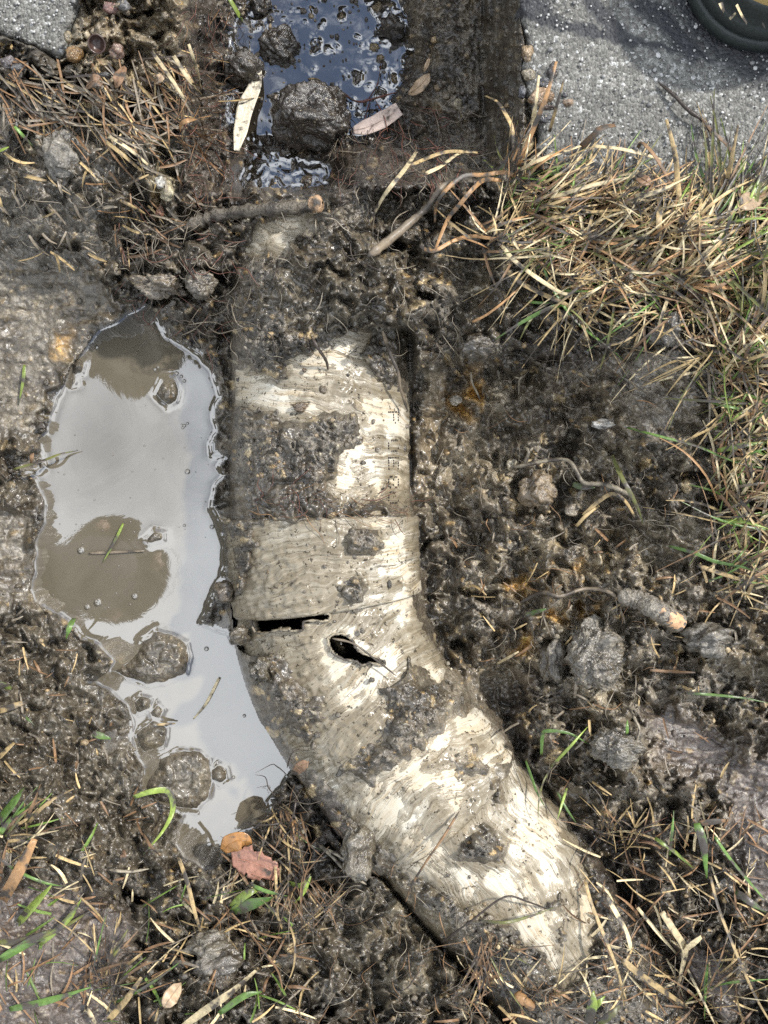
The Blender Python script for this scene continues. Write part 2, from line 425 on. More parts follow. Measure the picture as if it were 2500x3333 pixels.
# ------------------------------------------------------------------ base relief: (u, v, height in mm) spots of the dig
SPOTS = [(-300, -300, -4), (0, 0, -6), (200, 100, -6), (400, 60, -6), (560, 60, -8), (300, 300, -6), (560, 300, -12), (0, 350, -4), (150, 500, 2), (350, 500, -4), (520, 520, -20),
         (0, 700, -18), (250, 720, -20), (480, 700, -30), (560, 800, -32), (100, 900, -48), (350, 900, -46), (600, 950, -45), (0, 1100, -54), (-300, 1100, -45), (150, 1200, -60), (60, 1400, -60), (-300, 1700, -45), (0, 1700, -60), (50, 2000, -58),
         (150, 2150, -60), (0, 2300, -55), (250, 2350, -61), (100, 2550, -56), (350, 2600, -61), (400, 2850, -58), (200, 2950, -54), (0, 2800, -52), (-300, 2600, -40), (100, 3200, -46), (-300, 3500, -38), (400, 3150, -48), (600, 3000, -52), (650, 3250, -42), (700, 3600, -36),
         (850, 2900, -52), (950, 2720, -48), (1050, 2700, -50), (900, 3100, -44), (1100, 2900, -46), (1250, 3000, -36), (1400, 3150, -32), (1200, 3250, -34), (1600, 3250, -30), (1900, 3350, -30), (1500, 3600, -30),
         (640, 1100, -62), (740, 1150, -58), (760, 1250, -66), (750, 1600, -64), (770, 1900, -70), (790, 2060, -72), (900, 2450, -72),
         (700, 750, -40), (650, 850, -40), (780, 700, -30), (760, 900, -35), (740, 1030, -48), (900, 900, -2), (1000, 950, 2), (1150, 900, 12), (1050, 800, -6), (1250, 800, 4), (1250, 980, 8), (1300, 1080, -6), (1150, 720, -20), (1350, 650, -14), (1350, 850, -8), (1350, 1100, -22),
         (1500, 600, -10), (1650, 650, -4), (1500, 850, -10), (1500, 1020, -22), (1700, 850, -8), (1700, 1050, -22), (1900, 700, -6), (2200, 750, -4), (2500, 850, 0), (2800, 800, -4), (1950, 950, -10), (2200, 1000, -4), (2500, 1200, 2), (2800, 1500, 0),
         (1390, 1280, -60), (1400, 1600, -70), (1480, 1230, -64), (1480, 1450, -74), (1480, 1700, -72), (1600, 1250, -62), (1650, 1450, -66), (1650, 1650, -62), (1800, 1250, -58), (1850, 1400, -52), (1850, 1600, -50), (1950, 1150, -30), (2000, 1400, -36), (2100, 1250, -16), (2150, 1400, -14), (2050, 1600, -36),
         (2300, 1300, -8), (2300, 1500, -14), (2450, 1600, -12), (1550, 1850, -64), (1700, 1850, -50), (1900, 1850, -42), (2100, 1850, -34), (2300, 1850, -28), (2500, 1900, -20), (1450, 1850, -72), (1480, 2020, -74), (1600, 2050, -62), (1750, 2000, -48), (1900, 2050, -42), (2100, 2050, -30), (2300, 2100, -30), (2500, 2150, -26), (2800, 2200, -20),
         (1600, 2250, -72), (1700, 2200, -64), (1720, 2350, -66), (1900, 2200, -36), (1900, 2400, -40), (2050, 2350, -34), (2150, 2250, -44), (2250, 2400, -42), (2050, 2550, -34), (1850, 2550, -58), (1850, 2650, -60), (2050, 2700, -50), (2250, 2650, -42), (2450, 2500, -36), (2450, 2800, -34), (2000, 2900, -52), (2200, 2950, -42), (2400, 3100, -34), (2100, 3200, -40), (2800, 3000, -25), (2500, 3500, -28), (1930, 3300, -14), (2080, 3180, -30), (2040, 3060, -40), (2180, 3400, -22), (1980, 3480, -14), (1780, 3330, -16), (1650, 3150, -34), (1500, 3050, -34), (1300, 2920, -30), (1430, 2985, -28), (2000, 2980, -38), (560, 880, -34), (620, 760, -30)]
def tps(spots):
    pu = np.array([(s[0] / 1000, s[1] / 1000) for s in spots]); z = np.array([s[2] for s in spots], float)
    def phi(r2): return 0.5 * r2 * np.log(r2 + 1e-9)
    d2 = ((pu[:, None] - pu[None]) ** 2).sum(-1)
    n = len(z); A = np.zeros((n + 3, n + 3)); A[:n, :n] = phi(d2) + np.eye(n) * 0.004
    A[:n, n] = 1; A[:n, n + 1:] = pu; A[n, :n] = 1; A[n + 1:, :n] = pu.T
    wt = np.linalg.solve(A, np.concatenate([z, [0, 0, 0]]))
    o = np.full(CU.shape, wt[n], np.float64) + wt[n + 1] * CU / 1000 + wt[n + 2] * CV / 1000
    for i in range(n):
        o += wt[i] * phi((CU / 1000 - pu[i, 0]) ** 2 + (CV / 1000 - pu[i, 1]) ** 2)
    return o.astype(np.float32)
baseC = tps(SPOTS)

# ------------------------------------------------------------------ the soil sheet
GS = 4.2
gu = np.arange(-300, 2800 + GS, GS, dtype=np.float32); gv = np.arange(-620, 3633 + GS, GS, dtype=np.float32)
GU, GV = np.meshgrid(gu, gv)
NXg, NYg = len(gu), len(gv)
wu = fbm(GU / 70, GV / 70, 3, 1) * 16; wv = fbm(GU / 70, GV / 70, 3, 4) * 16
WU, WV = GU + wu, GV + wv
def M(polys, soft=25, amp=1.0):
    s = sd_union(polys)
    return sstep(-soft, soft, sampC(s, GU + wu * amp * 1.4, GV + wv * amp * 1.4))
slick = M([[(-320, 850), (120, 830), (330, 900), (400, 1000), (300, 1080), (180, 1280), (110, 1420), (-320, 1480)], [(-320, 1600), (100, 1650), (120, 1950), (-320, 2050)]], 40)
smear = M([[(-320, 480), (120, 420), (300, 440), (420, 560), (330, 700), (430, 830), (230, 880), (-320, 840)], [(1990, 1180), (2220, 1150), (2300, 1250), (2230, 1400), (2080, 1420), (1980, 1320)]], 40)
flat = M([[(2075, 2290), (2200, 2300), (2420, 2420), (2330, 2560), (2150, 2480)], [(2330, 2480), (2830, 2400), (2830, 3300), (2430, 2900)], [(-320, 2900), (250, 2880), (430, 3000), (400, 3333), (-320, 3650)], [(2180, 3060), (2350, 3100), (2450, 3333), (2250, 3300)]], 45)
gloss = M([[(-320, 1950), (150, 2000), (300, 2120), (330, 2240), (430, 2330), (470, 2500), (560, 2660), (600, 2800), (420, 2850), (200, 2750), (-320, 2700)],
           [(930, 810), (1050, 770), (1180, 780), (1300, 840), (1320, 1000), (1230, 1060), (1100, 1070), (960, 1090), (880, 980)],
           [(1000, 2900), (1250, 2880), (1400, 3000), (1450, 3180), (1300, 3300), (1050, 3200), (950, 3050)], [(720, 1560), (1080, 1560), (1340, 1640), (1480, 1600), (1480, 1700), (720, 1700)],
           [(1380, 1200), (1440, 1200), (1420, 1640), (1350, 1650)]] + ISLANDS, 30)
trench0 = sstep(575, 625, WU) * sstep(1718, 1700, GU) * sstep(655, 585, GV)
sdW = sampC(sdPud, GU + wu * 0.35, GV + wv * 0.35); sdI = sampC(sdIsl, GU + wu * 0.3, GV + wv * 0.3)
pondm = sstep(-40, 40, sampC(sdPond, WU, WV))
wallR = sstep(1515, 1545, WU) * sstep(1722, 1700, GU) * sstep(600, 500, WV)
wallL = sstep(580, 605, WU) * sstep(760, 715, WU) * sstep(690, 600, GV)
cong = M([[(215, -320), (600, -320), (600, 240), (560, 300), (330, 320), (210, 230)]], 25)
trench = sstep(575, 625, WU + .6 * wu) * sstep(1718, 1700, GU) * sstep(655, 585, GV + 2.0 * wv + 26 * fbm(GU / 130, 3.0 + 0 * GV, 2, 77))
board = M([[(1385, 1215), (1448, 1215), (1438, 1420), (1400, 1650), (1352, 1660), (1372, 1420)]], 10, .3)
wetp = sstep(.10, .42, fbm(GU / 210, GV / 210, 3, 181)) * (1 - trench0)
gloss = np.clip(np.maximum(gloss, .85 * wetp * (1 - slick) * (1 - flat) * (1 - .6 * smear)), 0, 1)
slick = slick * (1 - gloss)
crumb = np.clip(1 - slick - 0.6 * smear - 0.85 * gloss - 0.92 * flat - 0.5 * wallR - board, 0, 1)

H = sampC(baseC, GU, GV)
tz = -100 + 5 * fbm(GU / 160, GV / 160, 3, 31) + 26 * sstep(1280, 1480, WU) - 6 * pondm
tL = np.clip((WU - 596) / 130, 0, 1); tR = np.clip((GU - 1565 - .5 * wu) / 133, 0, 1)
tz = np.where(GU < 760, np.maximum(tz, lerp(-10, -104, tL ** 0.6)), tz)
tz = np.where(GU > 1480, np.maximum(tz, lerp(-80, -5, tR)), tz)
edge = sstep(640, 420, GV)
H = lerp(H, tz, trench)
H = np.where((trench > 0.5) & (GV > 440), np.maximum(H, -96 + 60 * sstep(480, 640, GV) * sstep(1000, 1200, GU)), H)
H += 55 * sstep(430, 640, GV) * trench * sstep(1060, 1200, WU) * (1 - tR) + 40 * trench * sstep(380, 630, GV) * sstep(800, 740, GU) * tL
# relief
big = fbm(GU / 240, GV / 240, 3, 11)
H += big * (5.5 * crumb + 3.0 * gloss + 2.0 * (slick + smear + flat)) * (1 - 0.7 * trench)
cl1, id1 = grains(WU / 120 + 0.2 * big, WV / 120, 3, 0.3, 0.75, 0.6)
cl2, id2 = grains(WU / 52, WV / 52, 7, 0.3, 0.8, 0.75)
cl3, id3 = grains(GU / 25 + wu * .05, GV / 25 + wv * .05, 9, 0.3, 0.8, 0.85)
cl4, id4 = grains(GU / 13 + wu * .08, GV / 13, 13, 0.3, 0.75, 0.8)
ang1 = ridged(GU / 46 + wu * .05, GV / 46 + wv * .05, 3, 151, .6); ang2 = fbm(GU / 15, GV / 15, 2, 155, .7)
lmp = fbm(WU / 130, WV / 130, 3, 171)
H += (crumb + .5 * gloss) * (1 - trench) * (12.5 * np.sign(lmp) * np.abs(lmp) ** .62)
H += crumb * (11.0 * cl1 * (id1 > .3) + 6.2 * cl2 * (0.4 + 0.6 * sstep(-.3, .4, big)) + 3.4 * cl3 + 2.2 * cl4 + 1.5 * ang1 + 1.1 * ang2) + 0.35 * crumb * 4 * (fbm(GU / 34, GV / 34, 3, 17))
pits = sstep(0.38, 0.8, fbm(WU / 120, WV / 95, 3, 21)) * crumb * (1 - trench)
H -= (20 - 8 * sstep(1380, 1480, WU)) * pits
bl = billow(WU / 75, WV / 75, 3, 23); bl2 = billow(GU / 26 + wu * .03, GV / 26, 2, 27)
H += gloss * ((3.6 + 3.0 * (GV < 1150)) * bl + 1.3 * bl2 + 1.2 * cl3)
H += slick * (1.1 * bl + 0.35 * bl2 + 1.0 * cl4 * (id4 > 0.8) + 1.8 * perlin(GU / 140, GV / 30, 6))
th = R(38)
su = GU * math.cos(th) + GV * math.sin(th); sv_ = -GU * math.sin(th) + GV * math.cos(th)
H += smear * (2.2 * ridged(su / 190, sv_ / 42, 3, 33) + 1.0 * bl2 + 1.4 * cl3 * (id3 > .45) - 5 * sstep(.3, .6, perlin(su / 160, sv_ / 60, 44)))
H += flat * (1.3 * ridged(GU / 160, GV / 50, 3, 35) + 0.5 * bl2 + 0.9 * cl4 * (id4 > 0.7) + 1.4 * cl2 * (id2 > .75))
H += wallR * (2.6 * perlin(GU / 11, GV / 130, 41) + 3.0 * perlin(WU / 30, WV / 80, 42) + 2.4 * cl3 * (id3 > .4) + 3.5 * cl2 * (id2 > .6) + 1.2 * cl4)
H += wallL * (4.0 * perlin(GU / 14, GV / 50, 43) + 2.0 * cl3)
H += pondm * trench * (1 - wallR) * (1 - wallL) * (3.4 * cl2 * (id2 > .5) + 3.2 * cl3 * (id3 > .55) + 2.2 * perlin(GU / 55, GV / 55, 45) - 3.4)
deep = sstep(-30, 30, sampC(np.maximum(sd_poly([(880, 150), (985, 130), (1080, 200), (1090, 300), (960, 300), (880, 340), (850, 440), (800, 460), (830, 330)]), sd_poly([(770, 60), (820, 60), (810, 140), (760, 150)])), WU, WV))
H -= 6 * deep
pool2 = sstep(-25, 25, sampC(sd_poly([(800, 470), (1090, 520), (1095, 590), (1070, 628), (800, 640), (770, 560)]), WU, WV))
H = lerp(H, np.minimum(H, -101.5 + 3.2 * cl2 * (id2 > .5) + 3.0 * cl3 * (id3 > .5) + .8 * ang1), pool2 * (GV < 648))
H += cong * (2.0 * cl2 * (id2 > .6) + 1.6 * cl3 + 0.9 * cl4)
mid = billow(WU / 88, WV / 88, 3, 201, .55); mid2 = billow(GU / 36 + wu * .05, GV / 36 + wv * .05, 2, 207)
lum = (crumb + .8 * gloss) * (1 - trench) * sstep(-8, -70, sdW)
H += lum * (8.0 * mid + 1.6 * mid2)
# the pipe shows through where it is bare and is buried where it is not
pz = sampC(PZc, GU, GV) * 1000; pd = sampC(PDc, GU, GV)
ex = sampC(sdExp, GU + wu * 1.1, GV + wv * 1.1) + 14 * fbm(GU / 40, GV / 40, 3, 51)
cover = np.clip(-ex * 0.16, -9, 6.5)
foot = sstep(1.10, 0.98, pd) * sstep(-12, 12, GV - (622 + 2.2 * wv - 60 * sstep(1090, 1250, GU) + 40 * sstep(830, 780, GU)))
rel = crumb * (4.4 * cl2 + 3.0 * cl3 + 2.0 * cl4 + 1.2 * ang1 + .9 * ang2) + gloss * (3.4 * bl + 1.5 * bl2) + 1.0 * cl4
drape = pz + cover + np.where(cover > 0, np.minimum(cover * 0.35, 1.0) * (rel + 1.6 * np.maximum(mid, -.3) * (GV < 1150) * 3.0), 0)
topcov = sstep(1180, 1060, WV) * (cover > 0)
H = lerp(H, np.where(cover > 0, np.maximum(drape, lerp(-200.0, H, topcov)), np.minimum(drape, H + 400)), foot)
HOLES_C = np.maximum(sd_poly(HOLE_SLOT), sd_poly(HOLE_TEAR))
H = np.where((sampC(HOLES_C, GU, GV) > -75) & (pd < .965), np.minimum(H, -118), H)
# the puddle basin, its shore and its mud islands
zw = Z_WATER * 1000
shore = np.where(sdW > 0, zw - 0.8 - np.minimum(sdW, 60) * 0.22, np.maximum(H, zw + 0.4 + np.minimum(-sdW, 60) * 0.05))
isl = zw + np.minimum(sdI * 0.22, 7) + np.clip(sdI * .08, 0, 1) * (3.5 * cl2 + 2.4 * cl3 + 1.2 * bl2)
near = sstep(-150, -90, sdW)
shore = np.where(sdI > -8, np.maximum(shore, isl), shore)
H = np.where(pd * 1.0 > 1.02, lerp(H, np.where(sdW > 0, shore, np.maximum(H, shore)), near), H)
# under the concrete slabs
H = lerp(H, np.minimum(H, -16.0), sstep(-6, 6, sampC(sdSlab, GU, GV)))
# run out to level ground beyond the picture
bd = np.minimum(np.minimum(GU + 300, 2800 - GU), np.minimum(GV + 620, 3633 - GV))
bd = np.where((trench > .3) & (GV < 300), np.minimum(bd * 8, 190), bd)
H = lerp(-20.0, H, sstep(0, 190, bd))
H = H.astype(np.float32)

# ------------------------------------------------------------------ what the soil is made of (colour and wetness of the ground itself)
def rgb(*c): return np.array(c, np.float32)
col = np.zeros((NYg, NXg, 3), np.float32)
tone = fbm(GU / 330, GV / 330, 3, 61)[..., None]; tone2 = fbm(GU / 90, GV / 90, 3, 65)[..., None]
col[:] = rgb(.108, .094, .074)
col *= 1 + 0.45 * tone + 0.4 * tone2
def paint(mask, c, a=1.0):
    global col
    m = (mask * a)[..., None]
    col = col * (1 - m) + np.asarray(c, np.float32) * m
paint(slick, rgb(.105, .089, .064) * (1 + .25 * tone2), .9)
paint(smear, rgb(.165, .150, .128) * (1 + .3 * tone2), .9)
paint(gloss, rgb(.112, .098, .076) * (1 + .25 * tone2), .9)
paint(flat, rgb(.095, .074, .062) * (1 + .25 * tone2), .9)
paint(M([[(-320, 350), (560, 330), (600, 600), (560, 900), (380, 950), (100, 850), (-320, 850)]], 60), rgb(.150, .132, .105), .55)
tan_ = M([[(1560, 1760), (1800, 1720), (2150, 1780), (2130, 1920), (1950, 1960), (1700, 1960), (1560, 1900)], [(1760, 1980), (1980, 2100), (2020, 2300), (1900, 2330), (1830, 2150)], [(1480, 880), (1600, 850), (1620, 960), (1500, 1000)],
          [(1450, 1480), (1560, 1450), (1640, 1560), (1520, 1640)], [(1300, 2850), (1500, 2960), (1480, 3150), (1300, 3250), (1100, 3100)]], 60)
paint(tan_ * sstep(-.4, .5, tone2[..., 0]), rgb(.240, .208, .150), .75)
dark = M([[(600, -320), (1540, -320), (1540, 520), (1350, 620), (1080, 640), (800, 640), (740, 700), (590, 640)], [(1700, 1130), (1950, 1100), (1960, 1270), (1850, 1330), (1720, 1250)], [(1600, 2200), (1760, 2180), (1780, 2500), (1680, 2480)],
          [(900, 2560), (1100, 2600), (1200, 2800), (1150, 2880), (900, 2750)], [(1900, 2650), (2150, 2750), (2100, 3050), (1950, 2950)]], 50)
paint(dark * (1 - .5 * sstep(1300, 1420, GU) * (GV < 600)), rgb(.058, .048, .040) * (1 + .3 * tone2), .85)
paint(wallR * (perlin(GU / 11, GV / 110, 41) < -.1), rgb(.050, .042, .034), .6)
paint(cong, rgb(.235, .195, .135) * (1 + .3 * tone2), .9)
clay = M([[(575 - 80, 420), (560, 420), (580, 520), (560, 600), (590, 680), (520, 690), (490, 560)]], 35)
paint(clay * sstep(-.3, .3, tone2[..., 0]), rgb(.300, .255, .160), .85)
och = M([[(1462, 1205), (1560, 1200), (1565, 1290), (1530, 1370), (1470, 1330)], [(1640, 1860), (1720, 1860), (1730, 1930), (1650, 1930)], [(1780, 1985), (1840, 1990), (1830, 2030), (1785, 2020)], [(1890, 1960), (1960, 1965), (1940, 2010), (1890, 2005)],
         [(1640, 2040), (1720, 2050), (1730, 2130), (1650, 2120)], [(1530, 1560), (1570, 1560), (1570, 1600), (1530, 1600)], [(185, 1080), (225, 1080), (205, 1170), (180, 1160)], [(1850, 1840), (1900, 1830), (1890, 1870)], [(500, 630), (540, 630), (530, 670), (500, 660)]], 22)
paint(och * sstep(-.5, .1, tone2[..., 0]), rgb(.42, .255, .075), .9)
paint(board, rgb(.27, .228, .165), .9)
right = sstep(1380, 1480, WU) * sstep(1120, 1220, WV) * sstep(2750, 2500, GV) * (1 - flat)
col *= (1 + .55 * right)[..., None]
paint(right * sstep(-.1, .5, fbm(GU / 150, GV / 150, 3, 191)) * (1 - och), rgb(.225, .195, .145), .6)
bankR = sstep(1300, 1380, WU) * sstep(1590, 1550, WU) * sstep(560, 480, WV)
paint(bankR * sstep(-.25, .45, fbm(GU / 60, GV / 90, 3, 195)), rgb(.175, .150, .112), .75)
# grit and little stones, each its own colour
g = crumb * (1 - .6 * trench)
for idn, hh, hi, cc in ((id3, cl3, .93, rgb(.33, .26, .15)), (id4, cl4, .9, rgb(.30, .27, .2)), (id4, cl4, .965, rgb(.45, .30, .12))):
    paint((hh > .12) * (idn > hi) * np.clip(g + .35 * slick + .3 * flat + .4 * cong, 0, 1), cc, .75)
for idn, hh in ((id3, cl3), (id2, cl2)):
    col *= (1 + (hh > .1)[..., None] * g[..., None] * 0.75 * (idn[..., None] - .5))
col = np.clip(col, .012, .6)
rough = 0.46 - 0.20 * gloss + 0.16 * slick + 0.10 * smear + 0.16 * flat - 0.2 * pondm * trench - 0.2 * wallR - .16 * board + 0.08 * fbm(GU / 60, GV / 60, 2, 71)
wet = sstep(-60, -5, sdW) * (sdW < 20)
rough = np.clip(rough - 0.2 * wet - .14 * bankR, .16, .8)
fine = 1.0 - 0.72 * gloss - 0.55 * slick - 0.35 * flat - 0.25 * smear - .6 * board - .4 * pondm * trench
k = (HC - H / 1000) * KX
verts = np.stack([(GU - 1250) * k, (1666.5 - GV) * k, H / 1000], -1).reshape(-1, 3)
me = np_mesh('soil', verts, grid_quads(NXg, NYg))
attr_col(me, 'col', col.reshape(-1, 3)); attr_f(me, 'rough', rough); attr_f(me, 'fine', np.clip(fine * .62, .10, 1))
ground = tag(obj('dug_ground', me, SOIL), kind='structure')

# top surface (soil or pipe) for things that lie on it
def sampG(arr, u, v):
    x = np.clip((np.asarray(u, np.float64) + 300) / GS, 0, NXg - 1.001); y = np.clip((np.asarray(v, np.float64) + 620) / GS, 0, NYg - 1.001)
    xi = x.astype(int); yi = y.astype(int); fx = x - xi; fy = y - yi
    return (arr[yi, xi] * (1 - fx) + arr[yi, xi + 1] * fx) * (1 - fy) + (arr[yi + 1, xi] * (1 - fx) + arr[yi + 1, xi + 1] * fx) * fy
pzm = np.where((pd < 1.0) & (GV > 630), pz, -300)
inslab = sampC(sdSlab, GU, GV) > 0
TOP = np.maximum(np.maximum(H, pzm), np.where(inslab, 0.5, -300)) / 1000
TOP = np.where((sdW > -4) & (TOP < Z_WATER), Z_WATER, TOP)
TOP = np.where((trench > .5) & (TOP < Z_POND), Z_POND, TOP).astype(np.float32)
TOPS = TOP.copy()                      # eased upper envelope, so that stems bridge the small hollows
for _ in range(2):
    m = TOPS
    m = np.maximum(m, np.maximum(np.roll(m, 5, 0), np.roll(m, -5, 0)) - .0012); m = np.maximum(m, np.maximum(np.roll(m, 5, 1), np.roll(m, -5, 1)) - .0012)
    TOPS = m
for _ in range(3):
    TOPS = (TOPS + np.roll(TOPS, 4, 0) + np.roll(TOPS, -4, 0) + np.roll(TOPS, 4, 1) + np.roll(TOPS, -4, 1)) / 5

# ------------------------------------------------------------------ level ground around the dig, out to the horizon
def mat_lawn():
    s = N('lawn'); p = s.pos()
    n = s.noise(14, 6, 0.7, p); n2 = s.noise(180, 4, 0.7, p)
    c = s.mix(s.ramp(n, [(.4, 0), (.6, 1)]), (.095, .080, .058), (.085, .088, .040))
    c = s.mix(1.0, c, s.ramp(n2, [(.3, .5), (.7, 1.5)]), 'MULTIPLY')
    return s.set(col=c, rough=.8, nor=s.bump(n2, .004))
kz = (HC + .020) * KX
bx0, bx1, by0, by1 = (gu[0] - 1250) * kz, (gu[-1] - 1250) * kz, (1666.5 - gv[-1]) * kz, (1666.5 - gv[0]) * kz
vs, qs = [], []
ringk = [0, .05, .2, .6, 2, 8, 40, 200]
for i, e in enumerate(ringk):
    zz = -.020 - (0.0005 if i == 0 else 0)
    vs += [(bx0 - e + .002, by0 - e + .002, zz), (bx1 + e - .002, by0 - e + .002, zz), (bx1 + e - .002, by1 + e - .002, zz), (bx0 - e + .002, by1 + e - .002, zz)]
    if i:
        a, b = 4 * (i - 1), 4 * i
        for j in range(4):
            qs.append((a + j, b + j, b + (j + 1) % 4, a + (j + 1) % 4))
tag(obj('lawn_ground', np_mesh('lawn', vs, qs, smooth=False), mat_lawn()), kind='structure')

# ------------------------------------------------------------------ water
def mat_muddy_water():
    s = N('muddy_water'); p = s.pos()
    n = s.noise(28, 5, 0.6, p, 1.5); n2 = s.noise(1500, 2, .5, p)
    c = s.mix(s.ramp(n, [(.35, 0), (.65, 1)]), (.125, .107, .076), (.150, .129, .094))
    c = s.mix(s.ramp(n2, [(.72, 0), (.76, .6)]), c, (.35, .32, .26))
    return s.set(col=c, rough=.025, ior=2.75, spec=.5, nor=s.bump(n, .0003, .12))
def mat_dark_water():
    s = N('dark_water'); p = s.pos()
    n = s.noise(60, 4, .6, p)
    c = s.mix(n, (.010, .009, .008), (.040, .033, .022))
    return s.set(col=c, rough=.02, ior=3.1, nor=s.bump(n, .0006, .25))
def water(name, sdf, zlev, step, mat, lo, rise, fall):
    u = np.arange(lo[0], lo[2], step, dtype=np.float32); v = np.arange(lo[1], lo[3], step, dtype=np.float32)
    A, B = np.meshgrid(u, v)
    a = fbm(A / 70, B / 70, 3, 1) * 16; b = fbm(A / 70, B / 70, 3, 4) * 16
    s = sampC(sdf, A + a * .33, B + b * .33)
    z = zlev + rise * np.exp(-np.maximum(s, 0) / fall)
    k = (HC - z) * KX
    vv = np.stack([(A - 1250) * k, (1666.5 - B) * k, z], -1).reshape(-1, 3)
    keep = s > -14
    qm = keep[:-1, :-1] & keep[1:, :-1] & keep[1:, 1:] & keep[:-1, 1:]
    q = grid_quads(len(u), len(v), qm)
    used = np.unique(q); rm = np.full(len(vv), -1); rm[used] = np.arange(len(used))
    return tag(obj(name, np_mesh(name, vv[used], rm[q]), mat), kind='structure')
MUDW = mat_muddy_water(); DARKW = mat_dark_water()
water('puddle_water', np.minimum(sdPud, -sdIsl), Z_WATER, 4.5, MUDW, (30, 970, 1010, 2860), .0011, 8.0)
# trench water: its surface climbs a little at every lump that breaks it
def trench_water():
    st = 5.0
    u = np.arange(640, 1420, st, dtype=np.float32); v = np.arange(-600, 660, st, dtype=np.float32)
    A, B = np.meshgrid(u, v)
    h = sampG(H, A, B) / 1000
    z = Z_POND + .0011 * np.exp(-np.maximum(Z_POND - h, 0) / .0011) + .00025 * perlin(A / 60, B / 60, 3)
    k = (HC - z) * KX
    vv = np.stack([(A - 1250) * k, (1666.5 - B) * k, z], -1).reshape(-1, 3)
    keep = h < Z_POND + .0025
    qm = keep[:-1, :-1] | keep[1:, :-1] | keep[1:, 1:] | keep[:-1, 1:]
    q = grid_quads(len(u), len(v), qm)
    used = np.unique(q); rm = np.full(len(vv), -1); rm[used] = np.arange(len(used))
    tag(obj('trench_water', np_mesh('trench_water', vv[used], rm[q]), DARKW), kind='structure')
trench_water()

# ------------------------------------------------------------------ concrete slabs
def mat_concrete():
    s = N('worn_concrete'); p = s.pos()
    n = s.noise(40, 4, .6, p); n2 = s.noise(1400, 3, .6, p)
    vo = s.n('ShaderNodeTexVoronoi', Scale=620.0); s.l(p, vo.inputs['Vector'])
    sep = s.n('ShaderNodeSeparateColor'); s.l(vo.outputs['Color'], sep.inputs['Color'])
    c = s.ramp(sep.outputs[0], [(0, (.085, .083, .075)), (.35, (.125, .121, .108)), (.7, (.175, .170, .152)), (.93, (.24, .234, .212)), (1, (.48, .48, .46))])
    c = s.mix(1.0, c, s.ramp(n2, [(.3, .55), (.7, 1.5)]), 'MULTIPLY')
    c = s.mix(1.0, c, s.ramp(n, [(.3, .8), (.7, 1.2)]), 'MULTIPLY')
    st = s.attr('stain_shade', 'Fac')
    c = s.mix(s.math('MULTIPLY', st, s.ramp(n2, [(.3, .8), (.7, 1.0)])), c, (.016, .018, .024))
    c = s.mix(1.0, c, s.ramp(s.noise(9, 4, .65, p), [(.3, .72), (.7, 1.2)]), 'MULTIPLY')
    h = s.math('SUBTRACT', s.math('MULTIPLY', n2, .4), vo.outputs['Distance'])
    return s.set(col=c, rough=.7, nor=s.bump(h, .0009))
CONC = mat_concrete()
STAIN_SHADE_LINES = [([(1700, 20), (1760, 60), (1860, 90), (1960, 105), (2050, 135)], 17), ([(1900, -60), (1935, 20), (1975, 70), (2020, 115)], 22), ([(2090, 20), (2150, 50), (2200, 110), (2255, 170)], 26),
               ([(2030, 125), (2130, 150), (2250, 165), (2330, 200)], 10), ([(2260, -40), (2300, 60), (2380, 140), (2500, 215), (2620, 260)], 62), ([(1690, -200), (1720, -40), (1760, 40)], 28)]  # wet stains, plus the boot's cast shadow painted as the broadest band
def stain_shade_at(A, B):
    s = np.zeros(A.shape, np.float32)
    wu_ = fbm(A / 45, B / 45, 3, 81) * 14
    for pts, wd in STAIN_SHADE_LINES:
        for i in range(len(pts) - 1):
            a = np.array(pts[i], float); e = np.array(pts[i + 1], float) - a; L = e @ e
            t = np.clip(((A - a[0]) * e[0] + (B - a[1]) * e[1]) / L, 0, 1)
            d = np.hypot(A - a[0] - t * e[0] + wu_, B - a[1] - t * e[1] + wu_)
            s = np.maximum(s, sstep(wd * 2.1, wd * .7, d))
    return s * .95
def slab(name, poly, ztop, thick, label):
    st = 6.0
    u = np.arange(-312, 2824, st, dtype=np.float32); v = np.arange(-600, 800, st, dtype=np.float32)
    A, B = np.meshgrid(u, v)
    sdp = sd_poly(poly)
    s = sampC(sdp, A + fbm(A / 40, B / 40, 3, 85) * 9, B + fbm(A / 40, B / 40, 3, 88) * 9)
    keep = s > 0
    qm = keep[:-1, :-1] & keep[1:, :-1] & keep[1:, 1:] & keep[:-1, 1:]
    q = grid_quads(len(u), len(v), qm)
    z = ztop - .004 * np.exp(-np.maximum(s, 0) / 9) + .0006 * fbm(A / 120, B / 120, 3, 86) + .00045 * fbm(A / 18, B / 18, 2, 87)
    k = (HC - z) * KX
    vv = np.stack([(A - 1250) * k, (1666.5 - B) * k, z], -1).reshape(-1, 3)
    used = np.unique(q); rm = np.full(len(vv), -1); rm[used] = np.arange(len(used))
    vt = vv[used]; q = rm[q]
    ed = {}
    for f in q:
        for i in range(4):
            e = (int(f[i]), int(f[(i + 1) % 4]))
            if (e[1], e[0]) in ed: del ed[(e[1], e[0])]
            else: ed[e] = 1
    bv = sorted({x for e in ed for x in e}); nb = {x: len(vt) + i for i, x in enumerate(bv)}
    low = vt[bv].copy(); low[:, 2] = ztop - thick; low[:, :2] += rng.normal(0, .0006, (len(bv), 2))
    sk = [(e[1], e[0], nb[e[0]], nb[e[1]]) for e in ed]
    allv = np.concatenate([vt, low]); me = np_mesh(name, allv, np.concatenate([q, np.array(sk)]))
    stn = stain_shade_at(A, B).reshape(-1)[used]
    attr_f(me, 'stain_shade', np.concatenate([stn, np.full(len(bv), .75)]))
    o = tag(obj(name, me, CONC), label=label, kind='structure')
    return o
